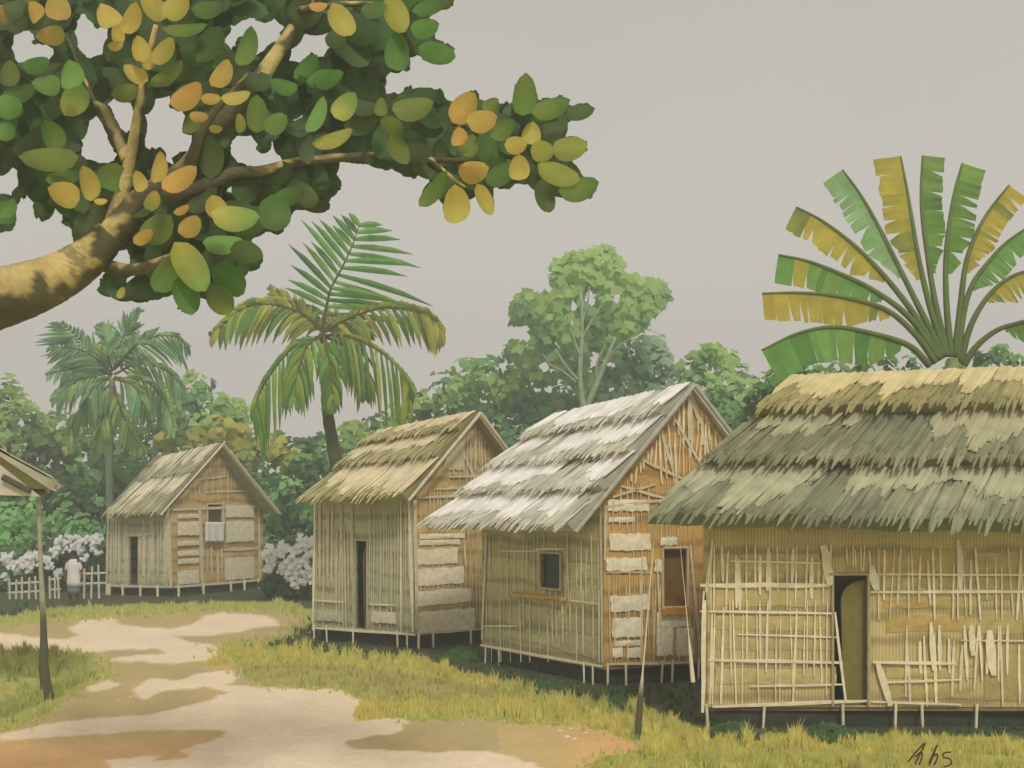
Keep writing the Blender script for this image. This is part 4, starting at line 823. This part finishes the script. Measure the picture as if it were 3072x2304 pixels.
lobe_tree('broadleaf_tree', 'tree', 'low round tree adjoining the left side of the big round tree', 50, [(447, 388, 18), (470, 374, 20), (490, 372, 18), (512, 392, 20), (528, 400, 24), (545, 410, 24), (512, 352, 11), (522, 370, 16), (462, 402, 24), (495, 398, 26), (445, 418, 22), (490, 425, 28), (520, 430, 28)], (lg, (.27, .41, .17), bgd))
lobe_tree('broadleaf_tree', 'tree', 'pale bluish tree adjoining the right side of the big round tree', 51, [(650, 346, 18), (622, 350, 14), (612, 372, 18), (600, 392, 20), (568, 400, 20), (662, 362, 16), (635, 362, 22), (645, 385, 24), (672, 385, 22), (615, 395, 26), (590, 410, 26), (560, 425, 26), (640, 405, 26)], ((.42, .50, .36), (.29, .40, .25), bgd))
lobe_tree('broadleaf_tree', 'tree', 'green tree behind the gable peak of the white thatched hut', 47, [(702, 358, 15), (713, 353, 14), (728, 362, 13), (742, 376, 14), (694, 372, 18), (726, 384, 20), (752, 392, 16), (702, 395, 24), (738, 408, 24), (765, 402, 18), (768, 420, 20)], (lg, (.28, .42, .17), bgd))
lobe_tree('broadleaf_tree', 'tree', 'dark green tree beside the ridge of the long hut, left of the fan palm', 30, [(768, 388, 15), (778, 378, 13), (795, 370, 12), (760, 404, 18), (752, 425, 20), (785, 390, 18), (812, 372, 12), (838, 370, 12), (862, 368, 11), (888, 366, 10), (912, 364, 10)], (mg, (.16, .28, .09), (.09, .16, .06)), size=.13)
lobe_tree('broadleaf_tree', 'tree', 'dark green tree behind the ridge of the long hut at the right edge', 30, [(985, 362, 13), (1000, 354, 9), (1015, 362, 12), (1035, 358, 14), (955, 368, 12)], (mg, (.16, .25, .09), (.10, .15, .06)), size=.13)
# big round tree: traced crown with gaps, rounded in depth
z6 = lambda x, y: (433.3+x*.15431, 216.7+y*.15431); Y8 = 48.0
CR = [z6(*p) for p in [(480, 720), (490, 610), (520, 500), (600, 455), (690, 500), (770, 490), (745, 400), (755, 300), (870, 215), (1000, 205), (1090, 165), (1190, 195), (1200, 260), (1265, 300), (1220, 360), (1300, 370), (1400, 385), (1530, 435), (1555, 540), (1480, 620), (1400, 680), (1360, 760), (1250, 800), (1230, 900), (1180, 960), (1100, 900),
                       (1060, 1150), (1000, 1240), (950, 1240), (900, 1100), (760, 1100), (640, 1080), (560, 1000), (470, 900), (480, 800), (560, 790), (600, 830), (640, 760), (600, 700), (520, 710)]]
HR = [[z6(*p) for p in h] for h in [[(875, 550), (920, 525), (950, 640), (945, 690), (900, 610)], [(990, 470), (1020, 460), (1060, 540), (1050, 610), (1000, 600)], [(975, 660), (1000, 640), (1025, 670), (1000, 725), (980, 710)], [(1150, 540), (1190, 480), (1220, 490), (1190, 590), (1160, 590)], [(1200, 600), (1260, 535), (1250, 580), (1210, 615)],
                                    [(850, 640), (870, 640), (930, 770), (910, 780), (880, 730)], [(790, 780), (810, 770), (865, 890), (850, 895), (810, 840)], [(1005, 1010), (1030, 870), (1080, 830), (1075, 910), (1020, 1090)], [(680, 960), (720, 890), (740, 960), (820, 1000), (770, 1020), (700, 1000)], [(1065, 1190), (1130, 980), (1155, 970), (1110, 1110)], [(760, 1080), (850, 1050), (885, 1100), (800, 1110)]]]
bt_ = P(586, 0, Y8).x
t8 = thing('broadleaf_tree', (bt_, Y8, 0), 'big round light green tree with pale forked branches, tallest in the tree line', 'tree'); b = MB()
def add8(cx, cy, ln, wd, ang, si):
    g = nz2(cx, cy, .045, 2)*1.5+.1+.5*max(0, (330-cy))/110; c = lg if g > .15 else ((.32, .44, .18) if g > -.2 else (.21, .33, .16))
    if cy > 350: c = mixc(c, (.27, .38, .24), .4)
    dx, dy = (cx-590)/85, (cy-310)/95; dd = math.sqrt(max(0, 1-dx*dx-dy*dy)); Y = Y8-dd*2.6+R.uniform(-.4, .6); k = Y/F
    n = Vector((dx*.6+R.uniform(-.4, .4), -1, -dy*.6+R.uniform(-.2, .7))).normalized()
    for q in range(2 if si < 3 else 1): card(b, P(cx+R.uniform(-.25, .25)*ln*q, cy+R.uniform(-.25, .25)*ln*q, Y+q*.5), ln*k*.52, n, jit(c, .09), 9)
fill(CR, HR, [13, 9, 6.5, 4.5, 3.2], (500, 238, 680, 412), add8, (.8, 1.0), 1.0, slack=1)
for k in range(2600):                                              # rounded back of the crown
    x, y = R.uniform(505, 675), R.uniform(240, 400)
    if ok(x, y, CR, HR) and all(ok(x+a, y+c, CR, HR) for a, c in ((6, 0), (-6, 0), (0, 6), (0, -6))):
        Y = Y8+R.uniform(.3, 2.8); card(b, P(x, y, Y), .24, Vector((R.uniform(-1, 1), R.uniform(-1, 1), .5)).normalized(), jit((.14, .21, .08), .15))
b.build('crown', M_far, t8)
bw = (.33, .42, .24)
for pts, r0, r1, nm in [([(975, 1300), (965, 1180), (950, 1020), (960, 850), (965, 650), (955, 480)], .26, .10, 'trunk'), ([(975, 1300), (1010, 1200), (1060, 1080), (1120, 930), (1180, 780)], .24, .12, 'branch'), ([(940, 1060), (870, 980), (790, 860)], .12, .06, 'branch'), ([(930, 1080), (850, 1010), (760, 960), (710, 890)], .09, .04, 'branch'), ([(960, 800), (1000, 720), (1060, 620), (1110, 540)], .1, .05, 'branch'), ([(950, 900), (900, 760), (870, 640)], .1, .05, 'branch'), ([(1060, 1080), (1060, 950), (1110, 840), (1120, 780)], .09, .04, 'branch'), ([(1130, 920), (1200, 840), (1290, 780)], .08, .04, 'branch'), ([(960, 700), (1000, 560), (1010, 450)], .08, .04, 'branch')]:
    q = [P(*z6(x, y), Y8-2.9 if nm == 'branch' or i else Y8-2.9) for i, (x, y) in enumerate(pts)]
    if nm == 'trunk': q = [Vector((q[0].x, Y8-2.6, -.1)), q[0].lerp(Vector((q[0].x, Y8-2.6, 0)), .5)]+q
    tb = MB(); n = 14; tb.tube(catmull(q, n), [lerp(r0, r1, i/n)*.62 for i in range(n+1)], 8, bw, .05); tb.build(nm, M_bark, t8, True)
# undergrowth between and behind the huts
sg = (.35, .52, .24); sm_ = (.20, .33, .15); sdk = (.10, .16, .075)
for (lab, Y, lobes, cols) in [
    ('pale green shrub left of the shelter post, above the white blossoms', 43, [(6, 520, 20), (22, 530, 18), (12, 548, 20), (-8, 540, 22), (30, 512, 14)], (sg, (.27, .42, .19), sm_)),
    ('light green leafy shrub between shelter post and small far hut', 43.5, [(70, 508, 15), (85, 498, 14), (96, 510, 14), (60, 525, 16), (80, 528, 16), (97, 532, 12), (88, 480, 12), (78, 468, 10)], (sg, (.25, .40, .17), sdk)),
    ('dark shrub in front of the bluish palm trunk', 47, [(100, 500, 30), (60, 495, 28), (130, 480, 28), (30, 490, 28), (0, 490, 26), (110, 540, 30), (50, 550, 28), (85, 570, 26), (20, 575, 26)], ((.18, .27, .10), (.13, .20, .08), sdk)),
    ('light green shrub between the small far hut and the khaki hut', 43, [(268, 528, 13), (285, 520, 16), (302, 512, 16), (290, 492, 14), (308, 486, 16), (278, 505, 12), (270, 545, 12), (298, 470, 14)], (sg, (.25, .40, .17), sdk)),
    ('dark shrub behind the white blossom bush beside the khaki hut', 47, [(270, 500, 26), (300, 530, 28), (275, 560, 26), (310, 570, 26), (330, 520, 26), (250, 530, 24)], (sm_, (.14, .22, .09), sdk)),
    ('dark green shrub behind the roof of the khaki hut', 46, [(440, 445, 26), (480, 450, 28), (515, 455, 28), (545, 440, 24), (530, 470, 28), (500, 480, 26), (560, 460, 24), (575, 440, 22), (600, 425, 22), (470, 430, 20)], ((.27, .40, .18), (.17, .28, .13), (.10, .17, .09))),
    ('dark green shrub behind the right rake of the white thatched hut', 40, [(725, 420, 22), (745, 430, 22), (710, 405, 18), (760, 440, 24), (735, 450, 22)], ((.20, .33, .13), (.12, .21, .09), (.08, .15, .065))),
    ('dark shrub around the foot of the small far hut', 45, [(170, 530, 30), (210, 550, 30), (240, 560, 30), (140, 560, 30), (250, 500, 30), (200, 490, 30), (160, 480, 30)], ((.18, .27, .10), (.13, .20, .08), sdk))]:
    lobe_tree('shrub', 'shrub', lab, Y, lobes, cols, size=.17)
# sprigs of bright leaves in front of the dark mass (light clumps)
def flower_bush(label, Y, spots, leaf_lobes):
    t = lobe_tree('flowering_shrub', 'shrub', label, Y, leaf_lobes, ((.16, .25, .11), (.11, .18, .09), sdk), size=.12, depth=.3)
    b = MB()
    for (x, y, r) in spots:
        c0 = P(x, y, Y-.9)
        for i in range(int(5+r*2.2)):
            a = R.uniform(0, 6.28); q = math.sqrt(R.random())*r*Y/F; p = c0+Vector((math.cos(a)*q, R.uniform(-.25, .25), math.sin(a)*q))
            card(b, p, R.uniform(.06, .12), Vector((R.uniform(-.4, .4), -1, R.uniform(-.1, .6))).normalized(), jit((.93, .92, .91), .03), 8)
    b.build('blossoms', M_flower, t)
def zz(x, y): return (x*.15431, 416.7+y*.15431)
S1 = [(zz(x, y)[0], zz(x, y)[1], r) for x, y, r in [(30, 910, 4), (70, 900, 3), (60, 950, 5), (110, 960, 4), (150, 930, 5), (210, 900, 5), (220, 950, 6), (190, 980, 4), (160, 960, 4), (90, 1000, 4), (250, 900, 3), (300, 930, 4), (350, 890, 5), (390, 870, 4), (380, 820, 5), (430, 800, 5), (480, 800, 5), (500, 830, 5), (460, 850, 4), (520, 870, 3), (550, 910, 3), (560, 800, 4), (610, 790, 5), (640, 790, 4), (600, 850, 3), (330, 960, 4), (370, 1010, 3), (640, 880, 2), (20, 1040, 3)]]
flower_bush('white blossomed bush behind the bamboo fence at the left', 41, S1, [(5, 560, 14), (25, 560, 14), (45, 562, 14), (62, 555, 14), (80, 550, 14), (98, 548, 12), (35, 580, 14), (70, 575, 14), (95, 570, 14), (5, 582, 14)])
S2 = [(zz(x, y)[0], zz(x, y)[1], r) for x, y, r in [(1750, 850, 3), (1730, 890, 4), (1780, 880, 5), (1760, 940, 5), (1740, 985, 4), (1820, 830, 4), (1830, 880, 4), (1860, 860, 4), (1910, 870, 4), (1940, 780, 3), (1950, 830, 6), (1990, 820, 5), (2030, 800, 4), (1900, 930, 5), (1850, 950, 4), (1830, 990, 4), (1900, 990, 5), (1960, 960, 5), (2000, 1000, 5), (1950, 1030, 5), (1880, 1040, 4), (1920, 1090, 4), (2010, 1050, 4), (1990, 900, 3), (2020, 880, 3), (1860, 1000, 3), (1970, 1070, 3)]]
flower_bush('white blossomed bush beside the wall of the khaki hut', 37.5, S2, [(275, 550, 14), (295, 548, 14), (310, 552, 14), (280, 570, 16), (300, 572, 16), (312, 585, 14), (270, 585, 12), (290, 592, 12)])

# ================================================================ BAMBOO FENCES
def fence(label, Y, x0, x1, yb, rails, pickets, tops):
    t = thing('bamboo_fence', (P((x0+x1)/2, 0, Y).x, Y, 0), label, 'fence', 'bamboo picket fences by the blossom bush')
    for y0, y1 in rails: b = MB(); pole(b, P(x0, y0, Y), P(x1, y1, Y), .04, (.72, .70, .56), 6); b.build('rail', M_bamboo, t)
    for x in pickets: b = MB(); X = P(x, 0, Y).x; pole(b, Vector((X, Y-.08, -.02)), Vector((X+R.uniform(-.05, .05), Y-.08, P(x, tops+R.uniform(-3, 3), Y).z)), .038, jit((.72, .67, .5), .08), 6); b.build('picket', M_bamboo, t)
fence('cream bamboo fence left of the shelter post', 37.5, 8, 42, 598, [(584, 582), (593, 591)], [11, 17, 23, 30, 37], 577)
fence('short cream bamboo fence between the shelter post and the standing person', 37.6, 49, 61, 598, [(580, 578), (590, 589)], [51, 56, 60], 575)
fence('cream bamboo fence between the standing person and the small far hut', 37.7, 80, 106, 598, [(574, 573), (584, 583)], [85, 92, 100], 567)

# ================================================================ PERSON
fp = G(73.5, 605); fp.z = 0
def skin(name, joints, edges, mat, parent, col, sub=2):
    names = list(joints); me = bpy.data.meshes.new(name); me.from_pydata([joints[n][0] for n in names], [(names.index(a), names.index(c)) for a, c in edges], [])
    o = bpy.data.objects.new(name, me); scene.collection.objects.link(o); o.parent = parent
    md = o.modifiers.new('skin', 'SKIN'); md.use_smooth_shade = True
    for i, n in enumerate(names): r = joints[n][1]; me.skin_vertices[0].data[i].radius = (r, r) if not isinstance(r, tuple) else r
    me.skin_vertices[0].data[0].use_root = True
    s = o.modifiers.new('sub', 'SUBSURF'); s.levels = s.render_levels = sub; me.materials.append(mat); return o
def flat(name, c, rough=.8):
    m = bpy.data.materials.new(name); m.use_nodes = True; n = m.node_tree; bs = n.nodes['Principled BSDF']; bs.inputs['Roughness'].default_value = rough
    nz_ = n.nodes.new('ShaderNodeTexNoise'); nz_.inputs['Scale'].default_value = 14; mx_ = n.nodes.new('ShaderNodeMix'); mx_.data_type = 'RGBA'
    n.links.new(nz_.outputs['Fac'], mx_.inputs[0]); mx_.inputs[6].default_value = (*[v*.85 for v in c], 1); mx_.inputs[7].default_value = (*[min(1, v*1.12) for v in c], 1); n.links.new(mx_.outputs[2], bs.inputs['Base Color']); return m
per = thing('person', fp, 'person in a long white shirt and dark hair standing by the bamboo fence', 'person')
J = {'pelvis': ((0, 0, .92), (.15, .11)), 'waist': ((0, 0, 1.08), (.13, .1)), 'chest': ((0, -.01, 1.30), (.16, .11)), 'neck': ((0, 0, 1.46), .055), 'jaw': ((0, -.02, 1.55), (.07, .075)), 'head': ((0, -.01, 1.64), (.085, .10)),
     'shL': ((-.17, 0, 1.40), .06), 'elL': ((-.24, .02, 1.13), .042), 'wrL': ((-.25, -.05, .90), .03), 'haL': ((-.25, -.07, .82), (.035, .02)), 'shR': ((.17, 0, 1.40), .06), 'elR': ((.26, .03, 1.14), .042), 'wrR': ((.27, -.04, .91), .03), 'haR': ((.27, -.06, .83), (.035, .02)),
     'hipL': ((-.09, 0, .86), .09), 'knL': ((-.10, -.04, .48), .058), 'anL': ((-.10, 0, .09), .04), 'toL': ((-.11, -.14, .035), .035), 'hipR': ((.09, 0, .86), .09), 'knR': ((.11, -.06, .48), .058), 'anR': ((.13, .06, .09), .04), 'toR': ((.14, -.08, .035), .035)}
for sx, w_ in (('L', -1), ('R', 1)):
    hx, hy, hz = J['ha'+sx][0]
    for k, (dx, l) in enumerate(((-.024, .075), (-.008, .085), (.008, .08), (.022, .065))): J['f%d%s' % (k, sx)] = ((hx+dx, hy-.01, hz-l), .009)
    J['t'+sx] = ((hx-w_*.04, hy-.03, hz-.03), .011)
ED = [('pelvis', 'waist'), ('waist', 'chest'), ('chest', 'neck'), ('neck', 'jaw'), ('jaw', 'head')]
for sx in 'LR': ED += [('chest', 'sh'+sx), ('sh'+sx, 'el'+sx), ('el'+sx, 'wr'+sx), ('wr'+sx, 'ha'+sx), ('pelvis', 'hip'+sx), ('hip'+sx, 'kn'+sx), ('kn'+sx, 'an'+sx), ('an'+sx, 'to'+sx), ('ha'+sx, 't'+sx)]+[('ha'+sx, 'f%d%s' % (k, sx)) for k in range(4)]
skin('body', J, ED, flat('brown_skin', (.16, .085, .045)), per, None)
def rings(name, prof, mat, n=18, cuts=None):                       # lofted garment: (z, rx, ry, cx, cy)
    me = bpy.data.meshes.new(name); v = []; f = []
    for (z, rx, ry, cx, cy) in prof: v += [(cx+rx*math.cos(2*math.pi*j/n)*(1+.03*math.sin(j*3)), cy+ry*math.sin(2*math.pi*j/n)*(1+.03*math.sin(j*3)), z) for j in range(n)]
    for k in range(len(prof)-1): f += [(k*n+j, k*n+(j+1) % n, (k+1)*n+(j+1) % n, (k+1)*n+j) for j in range(n)]
    me.from_pydata(v, [], f); me.polygons.foreach_set('use_smooth', [True]*len(f)); me.materials.append(mat); o = bpy.data.objects.new(name, me); scene.collection.objects.link(o); o.parent = per
    s = o.modifiers.new('t', 'SOLIDIFY'); s.thickness = .012; return o
wc = flat('white_shirt_cotton', (.80, .77, .74))
rings('shirt', [(.60, .235, .19, .03, 0), (.75, .235, .18, .02, 0), (.92, .215, .165, .01, 0), (1.08, .19, .15, 0, 0), (1.25, .205, .15, 0, 0), (1.36, .20, .14, 0, 0), (1.43, .14, .11, 0, 0), (1.475, .075, .075, 0, 0)], wc)
for sx in (-1, 1):
    me = skin('sleeve', {'a': ((.15*sx, 0, 1.395), .078), 'b': ((.225*sx, .015, 1.20), .066), 'c': ((.245*sx, .02, 1.10), .06)}, [('a', 'b'), ('b', 'c')], wc, per, None, 1)
rings('skirt', [(.36, .20, .17, .01, 0), (.5, .205, .17, .01, 0), (.66, .20, .16, .01, 0), (.88, .17, .14, 0, 0)], flat('grey_blue_cotton', (.22, .27, .26)))
hm = MB(); n_ = 14
for i in range(8):
    th = i/7*math.pi*.62
    for j in range(n_):
        a = 2*math.pi*j/n_; fr = 1-.25*max(0, -math.sin(a))*(i/7); hm.vert((fp.x+.105*math.sin(th)*math.cos(a), fp.y+.01+.125*math.sin(th)*math.sin(a)*fr, fp.z+1.63+.13*math.cos(th)), (.03, .028, .022))
for i in range(7):
    for j in range(n_): hm.f.append([i*n_+j, (i+1)*n_+j, (i+1)*n_+(j+1) % n_, i*n_+(j+1) % n_])
hm.build('hair', M_dark, per, True)
nb = MB(); nb.tube([(fp.x, fp.y-.10, 1.63), (fp.x, fp.y-.135, 1.59), (fp.x, fp.y-.10, 1.575)], [.008, .016, .01], 6, (.17, .09, .05)); nb.build('nose', M_skin, per, True)

# ================================================================ GRASS
b = MB()
def blade(px, py, h, c, wd=None, zig=0):
    p = G(px, py); k = p.y/F; H = h*k; wd = wd or R.uniform(1.0, 2.2)*k; ln = Vector((R.uniform(-.35, .35), R.uniform(-.3, .1), 0))*H; c2 = mixc(c, (c[0]*1.2, c[1]*1.15, c[2]), .5)
    a = R.uniform(-.6, .6); s = Vector((math.cos(a), math.sin(a), 0))*wd/2; m_ = p+ln*.35+Vector((0, 0, H*.55)); t = p+ln+Vector((0, 0, H))
    i = [b.vert(p-s, c), b.vert(p+s, c), b.vert(m_+s*.75, c), b.vert(m_-s*.75, c), b.vert(t, c2)]; b.f += [[i[0], i[1], i[2], i[3]], [i[3], i[2], i[4]]]
GY = (.80, .74, .25); GG = (.56, .68, .24); GDk = (.10, .15, .06); GO = (.54, .50, .17)
def row(pts, n, hmin, hmax, c, thick=4, clump=5):
    for i in range(n):
        t = R.random()*(len(pts)-1); k = int(t); f = t-k; x = lerp(pts[k][0], pts[k+1][0], f); y = lerp(pts[k][1], pts[k+1][1], f)
        cl = max(0, .5+nz2(x, y, .12, 6)*1.4); 
        for q in range(clump): xx, yy = x+R.gauss(0, 1.6), y+R.uniform(-thick, thick)*.5; blade(xx, max(560, yy), R.uniform(hmin, hmax)*(.25+cl*.9)*.95, jit(c, .12))
row([(-40, 624), (0, 621), (40, 616), (45, 615), (80, 612), (150, 611), (215, 608), (262, 609), (300, 606)], 420, 4, 9, (.70, .70, .26), 5)
row([(219, 656), (260, 655), (330, 655), (418, 663), (440, 673), (496, 685)], 420, 6, 13, GY, 8)
row([(200, 664), (247, 664), (350, 664), (440, 676)], 200, 4, 8, GY, 5)
row([(355, 716), (400, 712), (440, 712), (496, 712), (560, 716), (600, 722), (634, 735)], 560, 8, 19, GY, 12)
row([(505, 690), (542, 700), (588, 708), (633, 712), (655, 725), (700, 738)], 420, 7, 15, (.70, .68, .24), 10)
row([(590, 722), (640, 728), (700, 742), (690, 752)], 300, 7, 14, GY, 12)
row([(642, 752), (700, 745), (780, 746), (860, 748), (940, 748), (1030, 752), (1200, 752)], 760, 8, 20, GY, 10)
row([(600, 764), (700, 762), (800, 764), (900, 766), (1030, 770)], 620, 8, 16, (.70, .68, .24), 12)
row([(-10, 665), (40, 672), (85, 672), (60, 690), (20, 705), (-10, 715)], 520, 7, 16, (.60, .64, .24), 14)
row([(-10, 655), (30, 653), (60, 656)], 80, 6, 12, GO, 4)
for i in range(6600):                                              # low cover over all the grassy ground
    py = 606+170*R.random()**.8; px = R.uniform(-150, 1300)
    if inside(px, py, PATH): continue
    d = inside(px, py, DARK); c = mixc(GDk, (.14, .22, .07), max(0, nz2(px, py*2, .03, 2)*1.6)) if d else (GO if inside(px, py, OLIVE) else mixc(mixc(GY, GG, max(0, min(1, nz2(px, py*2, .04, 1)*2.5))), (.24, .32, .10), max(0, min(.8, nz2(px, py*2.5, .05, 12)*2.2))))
    for q in range(3): blade(px+R.gauss(0, 2), py+R.uniform(-1, 1), R.uniform(3, 8 if not d else 7), jit(c, .14))
for i in range(900):
    k = R.randrange(len(PATH)-1); (xa, ya), (xb, yb) = PATH[k], PATH[k+1]; t = R.random(); x, y = lerp(xa, xb, t)+R.gauss(0, 9), lerp(ya, yb, t)+R.gauss(0, 2.2)
    if not (604 < y < 790 and -20 < x < 1040): continue
    for q in range(3): blade(x+R.gauss(0, 1.2), y, R.uniform(2, 7), jit(mixc(GY, GG, R.random()), .12))
o = b.build('grass', M_grass); tag(o, 'yellow green grass tufts edging the path and the huts', 'grass', kind='stuff')
# low broad weeds on the dark verge
for (lab, x, y, rx, ry) in [('low green weed patch at the right foot of the khaki hut', 462, 656, 22, 9), ('long low green weed patch below the white thatched hut', 545, 690, 26, 8), ('low green weed patch beside the leaning eave post', 618, 704, 14, 8), ('low dark green weed patch by the left foot of the khaki hut', 345, 648, 22, 6), ('low weed patch before the left end of the long hut', 735, 732, 26, 8), ('low weed patch before the doorway of the long hut', 830, 734, 30, 8)]:
    g0 = G(x, y+4); t = thing('weed_patch', g0, lab, 'weeds'); b = MB(); k = g0.y/F
    for i in range(520):
        a = R.uniform(0, 6.28); q = math.sqrt(R.random()); p = g0+Vector((math.cos(a)*q*rx*k, math.sin(a)*q*.5, R.uniform(0, 1)*ry*1.3*k*(1-q*q)+.02)); card(b, p, R.uniform(.035, .075), Vector((R.uniform(-.5, .5), -.7, R.uniform(.2, 1))).normalized(), jit((.12, .20, .08), .2), 6)
    b.build('foliage', M_grass, t)
# white pebbles and flowers on the path edge
for i, (x, y, r) in enumerate([(560, 731, 3), (567, 737, 4), (575, 739, 3), (586, 733, 2.5), (571, 729, 2.5), (118, 700, 2.2), (131, 697, 2.5), (463, 725, 2)]):
    p = G(x, y); k = p.y/F; b = MB(); n = 9; r_ = r*k; 
    for a in range(5):
        th = a/4*math.pi*.5
        for j in range(n): t = 2*math.pi*j/n; b.vert(p+Vector((math.cos(t)*math.cos(th)*r_*R.uniform(.9, 1.1), math.sin(t)*math.cos(th)*r_, math.sin(th)*r_*.55)), (.74, .66, .54))
    for a in range(4):
        for j in range(n): b.f.append([a*n+j, a*n+(j+1) % n, (a+1)*n+(j+1) % n, (a+1)*n+j])
    o = b.build('pebble', M_sand, smooth=True, origin=tuple(p)); tag(o, {5: 'smaller of two pale pebbles beside the pale tongue of sand near the left grass', 6: 'larger of two pale pebbles beside the pale tongue of sand near the left grass', 7: 'lone pale pebble at the grass edge below the khaki hut'}.get(i, 'small pale pebble in the cluster on the ochre patch left of the leaning prop'), 'pebble', 'pale pebbles on the path')

# ================================================================ HAZE: the soft milky air that pales the far trees
hz = MB(); hz.box((-75, -20, -1.2), (75, 75, 15), (1, 1, 1)); ho = hz.build('haze', M_ground); ho['kind'] = 'stuff'; ho['label'] = 'thin pale haze in the air over the village'
hm_ = bpy.data.materials.new('haze_air'); hm_.use_nodes = True; hn = hm_.node_tree; hn.nodes.clear(); pv_ = hn.nodes.new('ShaderNodeVolumePrincipled')
pv_.inputs['Color'].default_value = (.93, .95, .92, 1); pv_.inputs['Density'].default_value = HAZE; pv_.inputs['Anisotropy'].default_value = .2
oo = hn.nodes.new('ShaderNodeOutputMaterial'); hn.links.new(pv_.outputs[0], oo.inputs['Volume']); ho.data.materials[0] = hm_

# painter signature at the lower right, built as thin dark tubes in the grass
SIG = [[(908, 762), (916, 752), (925, 743), (921, 752), (915, 764)], [(915, 757), (921, 752), (922, 757), (919, 765)], [(929, 763), (934, 752), (937, 745), (933, 756), (929, 766)], [(931, 758), (937, 754), (937, 759), (934, 765)], [(951, 752), (944, 753), (943, 757), (950, 759), (951, 764), (944, 767)]]
ts = thing('signature_mark', P(930, 757, 12.6), 'dark handwritten signature built of thin strokes in the grass at the lower right', 'signature')
for st in SIG:
    b = MB(); pts = catmull([P(x, y, 12.6) for x, y in st], 14); b.tube(pts, [.010]*15, 5, (.10, .05, .02)); b.build('twig', M_dark, ts)
